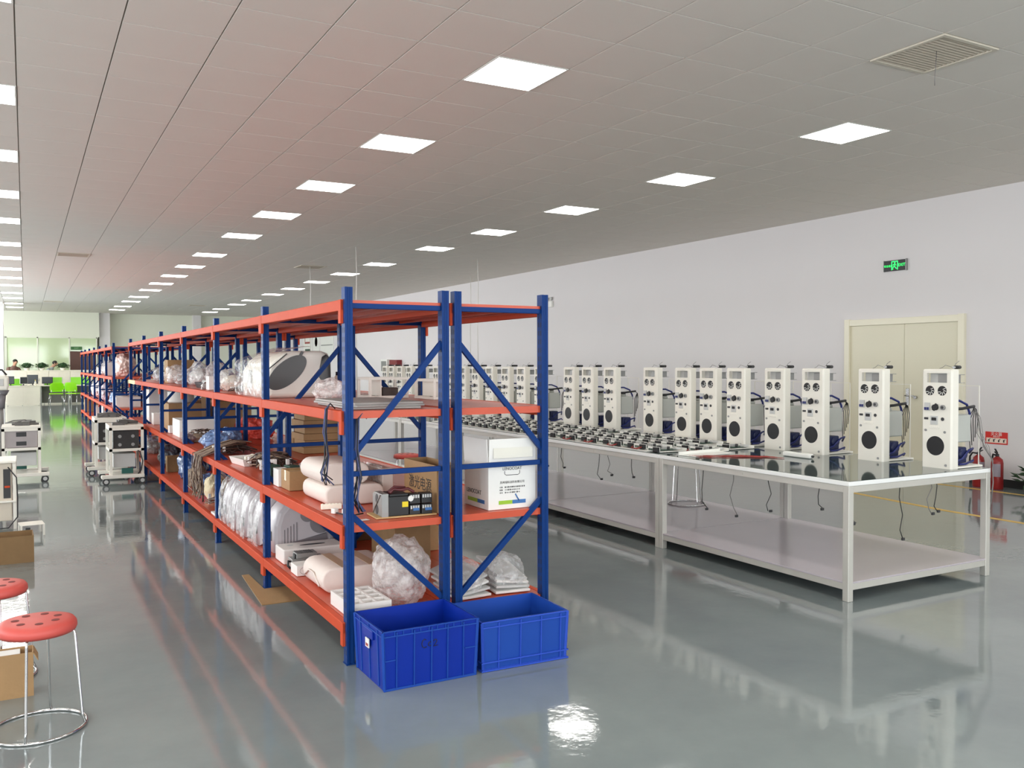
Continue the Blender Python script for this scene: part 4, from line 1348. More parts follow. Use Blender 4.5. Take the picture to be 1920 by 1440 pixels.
b = MB(); b.box(-.12, -.06, -.2115, .2115, .1495, .151); b.box(.05, .11, -.2115, .2115, .1495, .151); b.build('tape', mat('old_tape', (206, 178, 150), .3), t)
b = MB(); b.tube([(-.242 + .0, -.15, .04), (-.246, -.05, .1), (-.246, .05, .1), (-.244, .15, .05)], .006, 5); b.build('fold', efoam, t)
t = thing('foam_tray', 'white foam tray with rows of cup recesses at the end of the bottom shelf', 'tray', (1.635, 4.68, Z1))
b = MB(); b.box(-.13, .1, -.17, .19, 0, .03)
for k in range(4): b.box(-.13 + k * .0725, -.1175 + k * .0725, -.17, .19, .03, .078)
for k in range(5):
    for i in range(3): b.box(-.1175 + i * .0725, -.0575 + i * .0725, -.17 + k * .0865, -.156 + k * .0865, .03, .078)
b.build('tray', foam, t)
bag((1.885, 4.76, Z1), (.15, .2, .2), 'big crumpled ball of bubble wrap at the end of the bottom shelf', bubble, 4, name='bubble_wrap', amp=.2, cat='packaging')
# bench-side rack, bottom: film-wrapped panel stacks and boxes
for k, (x, y, rz, lab) in enumerate(((2.26, 4.7, .08, 'film-wrapped stack of white panels beside the middle posts'), (2.54, 4.7, -.12, 'film-wrapped stack of white panels leaning by the end post'))):
    t = thing('sheet_bundle', lab, 'sheets', (x, y, Z1), rz, 'film-wrapped panel stacks')
    for j in range(4):
        b = MB(); b.box(-.11, .11, -.14, .14, 0, .014, .002)
        o = b.build('panel', paper if j % 2 == 0 else lgrey, t, (0, .02 * j, .004 + .034 * j))
        o.rotation_euler = (.16 * j * .5, .07 * j * (1 if k else -1), .06 * j)
    b = MB(); b.blob((0, .03, .09), (.13, .17, .12), 30 + k, .15, 2.4, 4, flat=.001, smooth=False, sharp=.12).fit((0, 0, 0), (.135, .185, .23)); b.build('film', film, t)
carton(2.14, 2.4, 5.5, 5.95, Z1, .3, 'brown box low on the bench side rack behind the bubble wrap', cardd)
carton(2.42, 2.64, 5.9, 6.2, Z1, .28, 'brown box low on the bench side rack nearest the bench', card)
carton(2.14, 2.4, 6.5, 6.95, Z1, .34, 'dark brown box on the bottom shelf of the bench side rack, second bay', cardd)

# ---- second bay
t = thing('handled_tray', 'white tray with a slot handle holding small parts, second shelf', 'tray', (1.66, 7.62, Z2), .1)
b = MB(); b.openbox(-.1, .14, -.17, .17, 0, .06, .004, .02, .02); b.build('tray', paper, t)
b = MB(); b.box(-.06, .09, -.1835, -.18, .025, .038); b.build('handle_slot', dark, t)
b = MB()
for k in range(7): b.box(-.07 + .02 * k, -.055 + .02 * k, -.1 + .03 * k, -.07 + .03 * k, .01, .075, .003)
b.build('small_parts', cream, t)
cables((1.74, 7.2, Z2), (.17, .2, .12), 'heap of brown cables on the second shelf behind the white tray', n=40, seed=5)
for k, (x, y) in enumerate(((1.57, 6.46), (1.6, 6.6), (1.72, 6.5))):
    t = thing('circuit_block', 'dark green circuit block standing by the second post, %s of three' % ('nearest the post', 'middle', 'innermost')[k], 'circuit board', (x, y, Z2), .2, 'circuit blocks on the second shelf')
    b = MB(); b.box(-.04, .04, -.05, .05, 0, .1, .002); b.build('board', pcb, t)
    b = MB(); b.box(-.045, -.038, -.04, .04, .02, .06); b.box(-.03, .03, -.054, -.048, .03, .08, .002); b.build('connector', black, t)
b = MB()
for i in range(7): b.tube([(-.06 + .02 * i, -.1, .006 + .004 * i), (-.02, -.03 + .01 * i, .012 + .003 * i), (.04 - .01 * i, .03, .01), (.02, .1 + .01 * i, .006)], .0035, 5)
tag(b.build('lead_tangle', mat('purple_grey_wire', (96, 84, 96), .5), None, (1.64, 6.86, Z2)), 'small tangle of grey leads on the second shelf by the circuit blocks', 'cables')
bag((1.9, 6.62, Z2), (.09, .14, .07), 'small clear bag on the second shelf behind the circuit blocks', film, 17)
bag((1.68, 8.45, Z3), (.13, .17, .11), 'round clear bag holding a beige part on the third shelf', film, 21, inside=cream)
carton(1.53, 1.62, 8.75, 8.9, Z3, .13, 'small white box beside the round clear bag, third shelf', paper, taped=False, name='white_box')
t = thing('metal_fitting', 'small metal clamp fitting on the third shelf edge', 'fitting', (1.54, 9.04, Z3))
b = MB(); b.cyl((0, -.04, .03), (0, .06, .03), .028); b.cyl((.0, .06, .05), (.05, .1, .06), .014); b.box(-.03, .03, -.02, .02, 0, .02); b.build('body', steel, t)
# ---- third bay
t = thing('black_tray', 'shallow black tray of junk parts on the third shelf', 'tray', (1.74, 9.45, Z3))
b = MB(); b.openbox(-.17, .2, -.28, .24, 0, .06, .005, .02, .02); b.build('tray', black, t)
b = MB()
rnd = random.Random(12)
for k in range(14): b.blob((rnd.uniform(-.12, .15), rnd.uniform(-.2, .18), .055), (.03, .04, .03), k, .4, 2, 2)
b.build('parts', lgrey, t)
cables((1.72, 8.65, Z2), (.2, .25, .1), 'heap of brown cables spilling over the shelf front, third bay', n=44, seed=9, drape=.42)
bag((1.68, 9.25, Z2), (.14, .22, .1), 'blue plastic bag on the second shelf behind the cable heap', bluebag, 25)
bag((1.9, 9.6, Z2), (.1, .18, .1), 'pale blue plastic bag deep on the second shelf, third bay', bluebag, 28)
cables((1.7, 8.6, Z1), (.2, .3, .14), 'heap of cables and leads on the bottom shelf, third bay', n=44, seed=14, M=mat('mixed_wire', (120, 96, 84), .5, var=.4, scale=30))
bag((1.66, 9.24, Z1), (.11, .12, .15), 'cream lump of foam on the bottom shelf, third bay', mat('cream_foam', (226, 214, 180), .8), 31, name='foam_lump', cat='foam')
bag((1.64, 9.62, Z1), (.1, .13, .12), 'blue bag on the bottom shelf behind the cream foam', bluebag, 33)
b = MB(); b.box(-.16, .16, -.1, .1, 0, .02, .003)
tag(b.build('paper_stack', paper, None, (1.63, 8.27, Z1), 0), 'flat white sheet leaning out of the bottom shelf by the third post', 'sheet')
b = MB(); b.prism([(-.2, -.25), (.22, -.22), (.2, .26), (-.18, .24)], 'z', 0, .05, .01)
tag(b.build('folded_cloth', mat('beige_cloth', (176, 150, 128), .85), None, (1.78, 10.28, Z2)), 'folded beige cloth on the second shelf, fourth bay', 'cloth')
bag((1.54, 10.05, Z2 + .002), (.07, .12, .05), 'grey crumpled sleeve hanging at the second shelf edge', mat('grey_sleeve', (160, 140, 140), .6), 44, cat='bag')
# ---- fourth to sixth bays
t = carton(1.55, 1.95, 10.75, 11.3, Z2, .2, 'open white carton with torn flaps on the second shelf, fourth bay', paper, True, flaps=(0, 1, 1, 1), name='white_carton')
carton(1.6, 2.0, 12.0, 12.75, Z2, .34, 'large brown box on the second shelf under a white drum', card)
t = thing('white_drum', 'white drum standing on the large brown box', 'drum', (1.8, 12.35, Z2 + .342))
b = MB(); b.lathe([(0, 0), (.16, 0), (.17, .02), (.165, .13), (.17, .14), (0, .145)]); b.build('drum', paper, t)
carton(1.56, 1.9, 13.7, 14.1, Z2, .48, 'tall white carton on the second shelf, sixth bay', paper, name='white_carton')
carton(1.56, 1.8, 13.2, 13.42, Z2, .16, 'low white carton on the second shelf near the tall one', paper, taped=False, name='white_carton')
carton(1.54, 1.66, 11.5, 11.64, Z2, .09, 'tiny white box with blue base by the fifth post', paper, taped=False, name='white_box')
bag((1.75, 10.56, Z3), (.16, .26, .15), 'big clear bag on the third shelf, fourth bay', film, 51, inside=lgrey)
bag((1.7, 11.22, Z3), (.14, .25, .08), 'low clear bag of metal parts on the third shelf, fourth bay', film, 53, inside=grey)
bag((1.84, 10.08, Z3), (.11, .1, .15), 'upright pinkish clear bag by the fourth post, third shelf', bubble, 57)
carton(1.62, 1.95, 12.2, 12.5, Z3, .3, 'upright brown box on the third shelf, fifth bay', card)
bag((1.68, 11.95, Z3), (.13, .2, .13), 'clear bag leaning on the upright brown box', film, 61, inside=efoam)
b = MB(); b.tube([(.1 * math.cos(k / 24 * 2 * PI) * 1.6, .2 * math.sin(k / 24 * 2 * PI), .12 + .1 * math.cos(k / 24 * 2 * PI + .5)) for k in range(24)], .006, 5, True)
tag(b.build('cable_loop', greyw, None, (1.62, 13.9, Z3)), 'loop of grey cable on the third shelf, sixth bay', 'cable')
bag((1.72, 10.98, Z1), (.16, .3, .2), 'blue wrapped drum on the bottom shelf, fourth bay', mat('dark_blue_film', (66, 90, 134), .2, var=.2), 66)
bag((1.66, 10.33, Z1), (.14, .17, .12), 'beige sack on the bottom shelf, fourth bay', mat('beige_sack', (150, 136, 118), .8, var=.2), 67, cat='sack')
bag((1.86, 10.05, Z1), (.08, .07, .12), 'grey plastic bag between two sacks on the bottom shelf', film, 68, inside=shelld)
bag((1.7, 12.6, Z1), (.15, .4, .16), 'dark bag on the bottom shelf, fifth bay', mat('dark_film', (70, 72, 80), .3), 70)
# bench side rack, further bays
for k in range(6):
    carton(2.28 + .02 * (k % 2), 2.64, 8.2, 8.6, Z2 + .063 * k, .061, 'flat brown carton on the bench side rack, %s of the stack' % ('bottom', 'second', 'third', 'fourth', 'fifth', 'top')[k], card, group='stack of flat brown cartons', taped=False, rz=.02 * (-1) ** k)
carton(2.4, 2.62, 9.0, 9.25, Z2, .12, 'small brown box behind the flat carton stack', card)
for k, y in enumerate((10.1, 10.75)):
    bag((2.35, y + .1, Z2), (.14, .16, .12), 'red netting bag on the bench side rack, %s of two' % ('nearer', 'farther')[k], mat('red_net', (206, 70, 56), .6, var=.2), 81 + k, cat='bag')
carton(2.2, 2.62, 11.9, 12.5, Z2, .36, 'brown box stack lower box, bench side rack, fifth bay', card)
carton(2.2, 2.6, 12.55, 13.2, Z2, .42, 'large brown box on the bench side rack, farther in the fifth bay', cardd)
carton(2.2, 2.62, 13.8, 14.6, Z2, .3, 'brown box on the bench side rack, sixth bay', card)
carton(2.3, 2.62, 8.25, 8.8, Z3, .02, 'flat brown board on the third shelf of the bench side rack', card, taped=False, name='cardboard_sheet', cat='cardboard')
t = thing('spray_can', 'small dark-capped metal can standing behind the machine cover, third shelf', 'can', (2.3, 7.2, Z3))
b = MB(); b.lathe([(0, 0), (.03, 0), (.03, .13), (.02, .15), (0, .15)]); b.build('can', cream, t)
b = MB(); b.lathe([(0, .15), (.018, .15), (.018, .18), (0, .18)]); b.build('cap', black, t)
cables((1.66, 7.75, Z3), (.12, .2, .05), 'loose brown leads on the third shelf behind the machine cover', n=16, seed=43)
bag((1.66, 12.95, Z3), (.13, .22, .12), 'clear bag on the third shelf behind the upright brown box', film, 103, inside=shelld)
bag((1.7, 14.5, Z1), (.15, .3, .15), 'grey film bag on the bottom shelf, sixth bay', film, 105, inside=grey)
cables((1.72, 10.25, Z2 + .052), (.14, .16, .06), 'small heap of brown leads lying on the folded beige cloth', n=18, seed=45)
carton(1.55, 1.8, 11.45 + .35, 11.95, Z1, .2, 'small brown box on the bottom shelf by the fifth post', cardd)
# ---- far run
FI = [(1.55, 2.0, 18.9, 19.7, Z2, .2, paper, 'white tray carton on the second shelf of the far rack end'), (1.55, 1.95, 24.6, 25.2, Z1, .3, paper, 'white carton on the bottom shelf of the far rack'),
      (1.5, 1.9, 27.8, 28.7, Z1, .34, card, 'brown taped box on the bottom shelf at the far end of the far rack'), (1.55, 1.9, 22.3, 23.0, Z1, .42, paper, 'white upright carton on the bottom shelf midway along the far rack'),
      (1.55, 1.95, 21.0, 21.6, Z3, .28, paper, 'white carton on the third shelf of the far rack'), (1.6, 1.95, 24.4, 25.0, Z3, .16, paper, 'low white carton on the third shelf, midway along the far rack'),
      (2.15, 2.6, 19.0, 19.8, Z2, .34, cardd, 'dark brown box behind the white tray carton on the far rack')]
for x0, x1, y0, y1, z, hh, M, lab in FI: carton(x0, x1, y0, y1, z, hh, lab, M, group=None)
bag((1.76, 19.3, Z3), (.2, .5, .26), 'large pinkish bubble-wrapped bundle on the third shelf of the far rack end', mat('pink_wrap', (206, 178, 168), .3, var=.12), 91, amp=.15, cat='bundle')
bag((1.72, 22.7, Z3), (.18, .4, .18), 'clear bag on the third shelf of the far rack', film, 92, inside=paper)
bag((1.72, 26.6, Z2), (.15, .5, .22), 'tall white sack on the second shelf near the far rack end', mat('white_sack', (226, 222, 222), .6), 93, amp=.12, cat='sack')
bag((1.7, 23.2, Z2), (.18, .4, .22), 'pale bag on the second shelf, middle of the far rack', mat('lilac_film', (196, 186, 196), .3), 94)
bag((1.74, 20.9, Z2), (.16, .35, .15), 'blue tinted bag on the second shelf of the far rack', bluebag, 95)
cables((1.75, 18.95 + 2.0, Z1), (.2, .35, .12), 'dark cable heap low on the far rack', n=24, seed=33)
bag((2.35, 21.3, Z2), (.2, .6, .24), 'dark bundle on the far rack behind the aisle side', mat('navy_wrap', (50, 60, 96), .4), 96)
# cardboard on the floor below the rack
b = MB(); b.prism([(1.34, 5.83), (1.62, 5.83), (1.8, 6.24), (1.45, 6.245), (1.45, 6.73), (1.40, 6.73)], 'z', .001, .006)
tag(b.build('cardboard_sheet', card), 'flat brown cardboard sheet lying on the floor under the near rack', 'cardboard')

# ================================================================ CARTS AND BOXES ON THE LEFT
def cart(x, y, rz, label, w=.42, d=.62, hh=.74, innards=True, seed=1):
    t = thing('equipment_cart', label, 'cart', (x, y, 0), rz, 'white wheeled equipment frames')
    a, c = w / 2, d / 2
    P = .035
    b = MB()
    for s in (-1, 1): b.box(-a - .1, a + .0, s * c - .05, s * c + .05, .085, .13, .006)
    b.box(-a + .02, a - .02, -c + .05, c - .05, .1, .112); b.build('base', machw, t)
    for i in (-1, 1):
        for j in (-1, 1):
            b = MB(); b.box(i * a - (P if i > 0 else 0), i * a + (P if i < 0 else 0), j * c - (P if j > 0 else 0), j * c + (P if j < 0 else 0), .13, hh - .03); b.build('post', machw, t)
    b = MB()
    for z in (hh - .03, .47):
        for s in (-1, 1):
            b.box(-a, a, min(s * c, s * (c - P)), max(s * c, s * (c - P)), z - P, z); b.box(min(s * a, s * (a - P)), max(s * a, s * (a - P)), -c + P, c - P, z - P, z)
    b.build('rails', machw, t)
    b = MB(); b.box(-a, a, -c, c, hh - .03, hh, .004); b.build('top_tray', machw, t)
    rnd = random.Random(seed)
    b = MB()
    for k in range(9):
        px, py = rnd.uniform(-a + .08, a - .08), rnd.uniform(-c + .08, c - .08)
        b.box(px - rnd.uniform(.03, .07), px + .05, py - .06, py + .05, hh, hh + rnd.uniform(.02, .06), .004)
    b.tube([(-a * .8, -c * .8, hh + .01), (-a * .2, -c * .5, hh + .06), (a * .4, -c * .7, hh + .05), (a * .8, 0, hh + .03), (0, c * .7, hh + .06)], .008, 5)
    b.build('loose_parts', mat('worn_dark_parts', (96, 94, 92), .5, var=.3), t)
    b = MB(); b.box(-a + .035, a - .035, -c + .04, c - .2, .44, .455); b.build('middle_shelf', machw, t)
    b = MB(); b.box(-a + .05, a - .06, -c + .045, c - .1, .455, hh - .075, .004); o = b.build('electronics_unit', mat('charcoal_unit', (46, 44, 44), .5, var=.3, scale=40), t)
    for k in range(2):
        for j in range(2):
            b = MB(); b.cyl((a - .13 - .16 * j, -c + .046, .52 + .11 * k), (a - .13 - .16 * j, -c + .038, .52 + .11 * k), .022, n=14); b.build('fan', grey, o)
    b = MB(); b.box(-a + .05, a - .1, -c + .06, c - .08, .22, .4, .006); b.build('grey_box', lgrey, t)
    b = MB(); b.box(-.06, .08, -c + .045, -c + .1, .135, .205, .004); b.build('green_unit', mat('teal_unit', (30, 92, 84), .5), t)
    b = MB(); b.tube([(a - .1, -c + .03, .46), (a - .05, -c - .02, .42), (a - .02, -c - .03, .3), (a - .04, -c - .02, .18), (a - .08, -c + .01, .12)], .008, 5); b.build('cable', black, t)
    for i in (-1, 1):
        for j in (-1, 1):
            px, py = (-a - .06 if i < 0 else a - .04), j * c
            b = MB(); b.box(px - .022, px + .022, py - .025, py + .025, .07, .086, .002); b.bar((px, py, .075), (px + .012, py, .046), .03, .03); o = b.build('caster', lgrey, t)
            b = MB()
            for q in (-.02, .02): b.cyl((px + .015, py + q - .012, .045), (px + .015, py + q + .012, .045), .045, n=18)
            b.build('wheel', dark, o)
            b = MB()
            for q in (-.034, .032): b.cyl((px + .015, py + q, .045), (px + .015, py + q + .002, .045), .026, n=14)
            b.build('hub', lgrey, o)
    return t
cart(1.16, 12.95, 0, 'white wheeled equipment frame standing in the aisle before the rack', hh=.78, seed=2)
cart(1.06, 14.1, 0, 'white wheeled equipment frame just behind the one in the aisle', hh=.82, seed=5)
def leftcart(x, y, rz, label, w, d, hh, seed):
    return cart(x, y, rz, label, w, d, hh, True, seed)
leftcart(-.06, 13.75, PI, 'white wheeled equipment frame at the left edge with two dark panel windows', .46, .6, .76, 9)
t = bpy.data.objects['equipment_cart.002']
b = MB(); b.box(-.19, .19, .276, .282, .475, .7, .002); b.box(-.14, .12, .277, .286, .555, .58); o = b.build('side_panel', mat('taupe_panel', (168, 160, 160), .5), t)
for z in (.53, .65):
    b = MB(); b.box(-.06, .06, .28, .285, z - .03, z + .03); b.build('panel_window', dark, o)
t = thing('machine_cabinet', 'cream machine frame cut by the left edge, with a dark connector strip', 'machine', (-.26, 10.0, 0))
b = MB(); b.box(-.2, .13, -.25, .25, .08, .64, .006); b.build('body', mat('warm_panel', (206, 196, 180), .4, var=.05), t)
for z in (.64, .26):
    b = MB(); b.box(-.22, .17, -.28, .28, z, z + .018, .003); b.build('shelf_plate', machw, t)
for i, j in ((-.21, -.26), (-.21, .23), (.14, -.26), (.14, .23)):
    b = MB(); b.box(i, i + .028, j, j + .028, 0, .64); b.build('leg', machw, t)
b = MB(); b.box(.06, .12, -.256, -.25, .3, .58); b.build('connector_strip', dark, t)
b = MB(); b.box(.07, .115, -.259, -.255, .4, .42); b.build('orange_connector', orange, t)
b = MB(); b.tube([(.1, -.27, .6), (.17, -.3, .5), (.178, -.3, .3), (.175, -.3, .12), (.1, -.3, .02), (-.1, -.3, .012)], .006, 5); b.build('cable', black, t)
b = MB(); b.box(-.16, -.1, -.254, -.249, .12, .16); b.build('plug', wood, t)
t = thing('treatment_head', 'tall white machine with a rounded head and grey jointed column at the left edge', 'machine', (-.42, 16.0, 0))
b = MB(); b.box(-.22, .22, -.25, .25, .05, .12, .02); b.build('base', machw, t)
b = MB(); b.cyl((.06, 0, .12), (.06, 0, 1.0), .06, .05); b.build('column', grey, t)
b = MB(); b.cyl((.06, 0, .9), (.1, 0, 1.12), .07, .05); b.cyl((.1, 0, 1.12), (.13, 0, 1.2), .06, .07); b.build('joint', shelld, t)
b = MB(); b.prism([(-.2, 1.18), (.17, 1.18), (.19, 1.25), (.19, 1.38), (.14, 1.42), (-.2, 1.42)], 'y', -.16, .16, .03); b.build('head', machw, t)
b = MB(); b.box(-.15, .12, -.168, -.158, 1.25, 1.36, .004); b.build('front_panel', lgrey, t)
b = MB(); b.tube([(-.15, -.1, 1.42), (-.05, -.12, 1.5), (.1, -.12, 1.5), (.16, -.1, 1.42)], .014, 6); b.build('top_handle', dark, t)
for i in (-1, 1):
    for j in (-1, 1):
        b = MB(); b.cyl((i * .18 - .015, j * .2, .035), (i * .18 + .015, j * .2, .035), .035); b.build('wheel', dark, t)
carton(-.66, .038, 8.02, 8.3, 0, .215, 'open low brown box on the floor by the left edge, farther of two', cardd, True, rz=.03, flaps=(0, 0, 0, 0))
carton(-.5, .015, 4.78, 4.905, 0, .21, 'open brown box with white papers behind the red stool, bottom left corner', card, True, flaps=(0, 1, 0, 0))
b = MB(); b.box(-.1, .1, -.045, .045, 0, .2, .003)
b.build('white_papers', paper, None, (-.14, 4.842, .0062))
tag(bpy.data.objects['white_papers'], 'stack of white papers inside the near open brown box', 'papers')
t = thing('sheet_metal_bracket', 'white folded metal bracket frame standing on the floor behind the low brown box', 'bracket', (.03, 9.35, 0), .1)
b = MB(); b.box(-.1, .1, -.11, .11, .1, .105); b.build('top_plate', machw, t)
for i, j in ((-.1, -.11), (.085, -.11), (.085, .095), (-.1, .095)):
    b = MB(); b.box(i, i + .015, j, j + .015, 0, .1); b.build('leg', machw, t)
b = MB(); b.box(-.06, -.02, -.112, -.1, .03, .08); b.build('connector', dark, t)

# ================================================================ OFFICE CORNER AT THE FAR END
def desk(x0, x1, y0, y1, label, solid):
    t = thing('office_desk', label, 'desk', (x0, y0, 0), 0, 'white office desks')
    w, d = x1 - x0, y1 - y0
    b = MB(); b.box(0, w, 0, d, .73, .76, .004); b.build('desk_top', cream, t)
    if solid:
        b = MB(); b.box(.01, w / 2 - .003, .01, .03, 0.02, .73); b.box(w / 2 + .003, w - .01, .01, .03, .02, .73); b.box(w - .03, w - .01, .03, d - .02, .02, .73); b.box(.01, .03, .03, d - .02, .02, .73); b.build('front_panel', cream, t)
    else:
        b = MB(); b.box(.02, w - .02, d - .06, d - .04, .05, .73); b.build('modesty_panel', mat('grey_sheet', (128, 132, 128), .6), t)
        for x in (0, w - .04):
            b = MB(); b.box(x, x + .04, .04, d - .04, 0, .73, .003); b.build('side_leg', lgrey, t)
    return t
desk(-.64, .47, 38.5, 39.2, 'white reception-style desk block at the end of the left aisle', True)
desk(.5, 1.5, 38.6, 39.4, 'white desk with grey panel behind the first green chair', False)
desk(1.54, 2.7, 38.6, 39.4, 'white desk with grey panel behind the second green chair', False)
for k, (x0, x1, y, z0, z1) in enumerate(((-.62, -.1, 39.25, .7, 1.02), (.62, 1.3, 39.45, .7, 1.06), (1.55, 2.3, 39.45, .7, 1.06))):
    t = thing('desk_screen', ('bright green desk divider at the far left', 'green desk divider behind the first green chair', 'green desk divider behind the second green chair')[k], 'desk divider', ((x0 + x1) / 2, y, 0), 0, 'green desk dividers')
    b = MB(); b.box(-(x1 - x0) / 2, (x1 - x0) / 2, -.012, .012, z0, z1, .004); b.build('panel', green, t)
    b = MB(); b.box(-(x1 - x0) / 2, -(x1 - x0) / 2 + .03, -.014, .014, 0, z1); b.box((x1 - x0) / 2 - .03, (x1 - x0) / 2, -.014, .014, 0, z1); b.build('post', lgrey, t)
def chair(x, y, rz, label):
    t = thing('office_chair', label, 'chair', (x, y, 0), rz, 'lime green chairs')
    b = MB(); b.prism([(-.22, -.2), (.22, -.2), (.24, .1), (.18, .22), (-.18, .22), (-.24, .1)], 'z', .43, .46, .008); b.build('seat', lime, t)
    b = MB(); b.grid(lambda u, v: ((u - .5) * (.44 + .06 * math.sin(v * PI)), -.22 - .05 * v + .05 * (2 * u - 1) ** 2, .52 + .36 * v - .05 * v * (2 * u - 1) ** 4), 10, 8, True, .012); b.build('backrest', lime, t)
    for s in (-1, 1):
        for f in (-1, 1):
            b = MB(); b.tube([(s * .2, f * .14, .43), (s * .23, f * .2, .2), (s * .25, f * .24, .008)], .011, 6); b.build('leg', chrome, t)
        b = MB(); b.tube([(s * .2, -.14, .43), (s * .2, -.22, .5), (s * .19, -.25, .6)], .011, 6); b.build('back_support', chrome, t)
chair(1.03, 38.2, .1, 'lime green chair with its back to the aisle, left of two')
chair(1.62, 38.25, -.5, 'lime green chair turned away, right of two')
def monitor(x, y, z, w, hh, label, rz=0, M=black):
    t = thing('monitor', label, 'monitor', (x, y, z), rz, 'desktop screens')
    b = MB(); b.box(-w / 2, w / 2, -.015, .015, .06, .06 + hh, .004); b.build('screen_housing', M, t)
    b = MB(); b.box(-.02, .02, .012, .03, .01, .2); b.box(-.1, .1, -.06, .08, 0, .01); b.build('stand', dark, t)
    b = MB(); b.box(-w / 2 + .012, w / 2 - .012, -.0165, -.0145, .075, .05 + hh); b.build('screen', lcd, t)
monitor(-.06, 38.85, .761, .3, .27, 'silver-backed monitor on the white desk block beside the dark ones', .5, lgrey)
monitor(.24, 39.04, .761, .38, .35, 'tall black monitor on the white desk block, behind the others')
monitor(.75, 39.1, .761, .38, .26, 'black monitor on the desk in front of the green divider')
monitor(-.5, 39.0, .761, .24, .3, 'dark monitor at the far left of the white desk block')
t = thing('bottle', 'small cream bottle on the white desk block between the monitors', 'bottle', (.33, 38.62, .761))
b = MB(); b.lathe([(0, 0), (.035, 0), (.035, .12), (.015, .16), (.015, .19), (0, .19)], n=14); b.build('bottle', cream, t)
b = MB(); b.lathe([(0, .19), (.018, .19), (.018, .22), (0, .22)], n=14); b.build('cap', yel, t)
for k in range(5):
    x0 = -.72 + k * .78
    t = thing('low_cabinet', 'white low cabinet unit of the long divider, %s from the left' % ('first', 'second', 'third', 'fourth', 'fifth')[k], 'cabinet', (x0, 40.8, 0), 0, 'row of white low cabinets')
    b = MB(); b.box(0, .776, 0, .4, 0, 1.3, .004); b.build('body', cream, t)
    for i in range(2):
        b = MB(); b.box(.006 + i * .388, .386 + i * .386, -.016, 0, .06, 1.26, .003); o = b.build('door', mat('cabinet_door', (236, 228, 212), .4), t)
        b = MB(); b.box(.33 + i * .08, .345 + i * .08, -.03, -.014, .9, 1.0); b.build('handle', steel, o)
b = MB(); b.box(-.74, 3.2, 40.76, 41.24, 1.302, 1.335, .004)
tag(b.build('cabinet_top', cream), 'long pale top running over the row of white low cabinets', 'counter top')
for k, (x, lab) in enumerate(((.05, 'dark green pot plant on the cabinet row, left of three'), (.6, 'dark green pot plant on the cabinet row, middle of three'), (1.36, 'dark green pot plant on the cabinet row, right of three'))):
    potted_plant('potted_plant', x, 41.0, 1.337, .3, .22, lab, 20 + k, cream, 60, 'plants on the cabinet row')
t = thing('exit_sign', 'green exit sign above the brown far door', 'exit sign', (1.95, PY - .001, 2.27))
b = MB(); b.box(-.22, .22, -.03, 0, -.07, .07, .003); b.build('housing', mat('dark_green_sign', (60, 110, 60), .5), t)
text('lettering', 'EXIT', .08, basis((0, -.0305, 0), (1, 0, 0), (0, 0, 1)), mat('pale_green_letter', (150, 190, 140), .5), t)

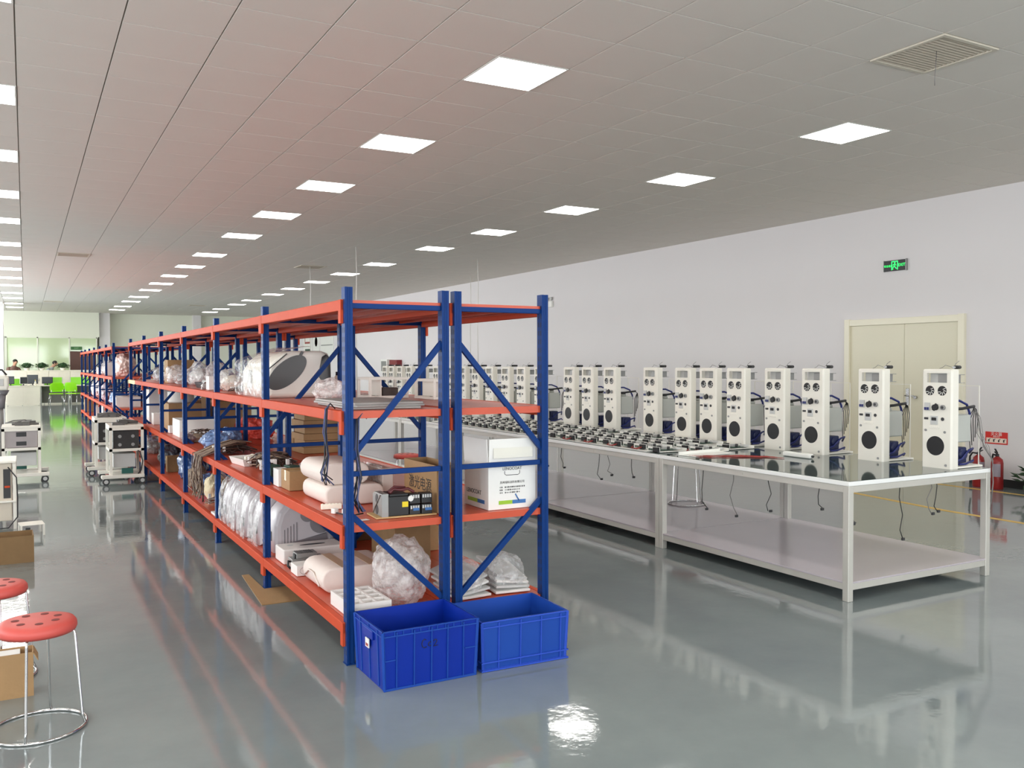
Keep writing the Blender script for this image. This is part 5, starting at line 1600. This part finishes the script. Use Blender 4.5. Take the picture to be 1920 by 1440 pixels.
# ---------------------------------------------------------------- people seated behind the cabinets
def person(x, y, rz, label, top, lean=.25, D=.34):
    """standing figure leaning over its work: one skinned body, head with face, hands with fingers; faces local -y"""
    t = thing('person', label, 'person', (x, y, 0), rz)
    J = {}
    pts, ed, rad = [], [], []
    def add(p, r, par=None):
        pts.append(p); rad.append(r)
        if par is not None: ed.append((par, len(pts) - 1))
        return len(pts) - 1
    L = lean
    pel = add((0, 0, .56), (.16, .12))
    ab = add((0, -.02 - .1 * L, .72), (.15, .11), pel)
    ch = add((0, -.04 - .35 * L, .94), (.17, .115), ab)
    nk0 = add((0, -.04 - .55 * L, 1.1), (.09, .075), ch)
    nk = add((0, -.06 - .72 * L, 1.18), (.055, .055), nk0)
    hd0 = add((0, -.075 - .8 * L, 1.235), (.066, .08), nk)
    hd1 = add((0, -.085 - .95 * L, 1.3), (.076, .096), hd0)
    hd2 = add((0, -.08 - .98 * L, 1.36), (.07, .088), hd1)
    hands = []
    for s in (-1, 1):
        sh = add((s * .19, -.04 - .45 * L, 1.045), (.06, .06), ch)
        el = add((s * .25, -.16 - .3 * L, .84), (.045, .045), sh)
        wr = add((s * .15, -.38 - .2 * L, .86), (.03, .026), el)
        pm = add((s * .13, -.44 - .2 * L, .855), (.038, .017), wr)
        hands.append((s, Vector(pts[pm])))
        hp = add((s * .1, 0, .53), (.09, .09), pel)
        kn = add((s * .11, -.02, .5 - D), (.058, .058), hp)
        an = add((s * .11, .01, .1 - D), (.04, .04), kn)
        add((s * .11, -.13, .04 - D), (.04, .03), an)
    pts = [(p[0], p[1], p[2] + D) for p in pts]
    hands = [(s, h + Vector((0, 0, D))) for s, h in hands]
    me = bpy.data.meshes.new('person_body')
    me.from_pydata(pts, ed, [])
    o = link('body', me, t)
    mo = o.modifiers.new('skin', 'SKIN')
    me.skin_vertices[0].data[pel].use_root = True
    for i, r in enumerate(rad): me.skin_vertices[0].data[i].radius = r
    mo.use_smooth_shade = True
    sm = o.modifiers.new('smooth', 'SUBSURF'); sm.levels = 1; sm.render_levels = 2
    me.materials.append(skin)
    hc = Vector(pts[hd1]) + Vector((0, 0, .015))
    # face
    b = MB()
    b.blob(hc + Vector((0, -.092, -.012)), (.013, .02, .022), 1, .05, 1, 2)
    for s in (-1, 1): b.blob(hc + Vector((s * .08, .0, -.005)), (.012, .022, .032), 2, .05, 1, 2)
    b.build('nose_and_ears', skin, o)
    b = MB()
    for s in (-1, 1): b.blob(hc + Vector((s * .032, -.084, .012)), (.011, .007, .006), 3, 0, 1, 2)
    b.build('eyes', black, o)
    b = MB(); b.blob(hc + Vector((0, -.088, -.048)), (.024, .008, .007), 4, 0, 1, 2); b.build('mouth', mat('lip', (170, 100, 90), .5), o)
    b = MB(); b.blob(hc + Vector((0, .022, .028)), (.088, .1, .092), 7, .06, 2.5, 3)
    for v in b.bm.verts:
        if v.co.y < hc.y - .05 and v.co.z < hc.z + .06: v.co.y = hc.y - .05
        if v.co.z < hc.z - .05: v.co.z = hc.z - .05
    b.build('hair', hairm, t)
    # shirt and trousers follow the body
    b = MB()
    def torso(u, v):
        a = 2 * PI * u
        zs = [(.52, 0, .175, .135), (.72, -.02 - .1 * L, .168, .13), (.94, -.04 - .35 * L, .188, .135), (1.06, -.04 - .5 * L, .17, .115), (1.14, -.05 - .63 * L, .085, .085), (1.165, -.055 - .68 * L, .068, .068)]
        f = v * (len(zs) - 1); i = min(int(f), len(zs) - 2); f -= i
        q = [zs[i][k] * (1 - f) + zs[i + 1][k] * f for k in range(4)]
        return (q[2] * math.cos(a), q[1] + q[3] * math.sin(a), q[0] + D)
    b.grid(torso, 24, 15)
    for s in (-1, 1):
        b.tube([(s * .12, -.04 - .45 * L, 1.06 + D), (s * .195, -.04 - .45 * L, 1.045 + D), (s * .23, -.1 - .38 * L, .94 + D), (s * .25, -.16 - .3 * L, .845 + D)], .068, 12)
    b.build('shirt', top, t)
    b = MB()
    for s in (-1, 1):
        b.tube([(s * .085, 0, .6 + D), (s * .1, 0, .5 + D), (s * .11, -.02, .5), (s * .11, .01, .1)], .09, 12)
    b.build('trousers', trousers, t)
    for s, p in hands:
        for k in range(4):
            b = MB(); x0 = p.x + (k - 1.5) * .019
            ln = (.07, .08, .075, .058)[k if s < 0 else 3 - k]
            b.tube([(x0, p.y - .01, p.z), (x0, p.y - .035 - ln * .3, p.z + .004), (x0, p.y - .03 - ln * .8, p.z - .008), (x0, p.y - .03 - ln, p.z - .02)], .0085, 6); b.build('finger', skin, o)
        b = MB(); b.tube([(p.x - s * .03, p.y + .03, p.z), (p.x - s * .058, p.y, p.z - .004), (p.x - s * .062, p.y - .03, p.z - .01)], .0095, 6); b.build('thumb', skin, o)
    return t
person(.72, 41.9, 1.2, 'dark-haired person in a pale grey shirt, head bowed, behind the cabinet row', shirt, .35, .3)
person(-.5, 41.86, .4, 'person in a brown top leaning forward at the far left behind the cabinets', shirtd, .3, .36)
person(-1.06, 42.28, .2, 'person in a brown top at the far left edge, half hidden by the column', mat('dark_brown_top', (92, 70, 62), .8), .15, .36)
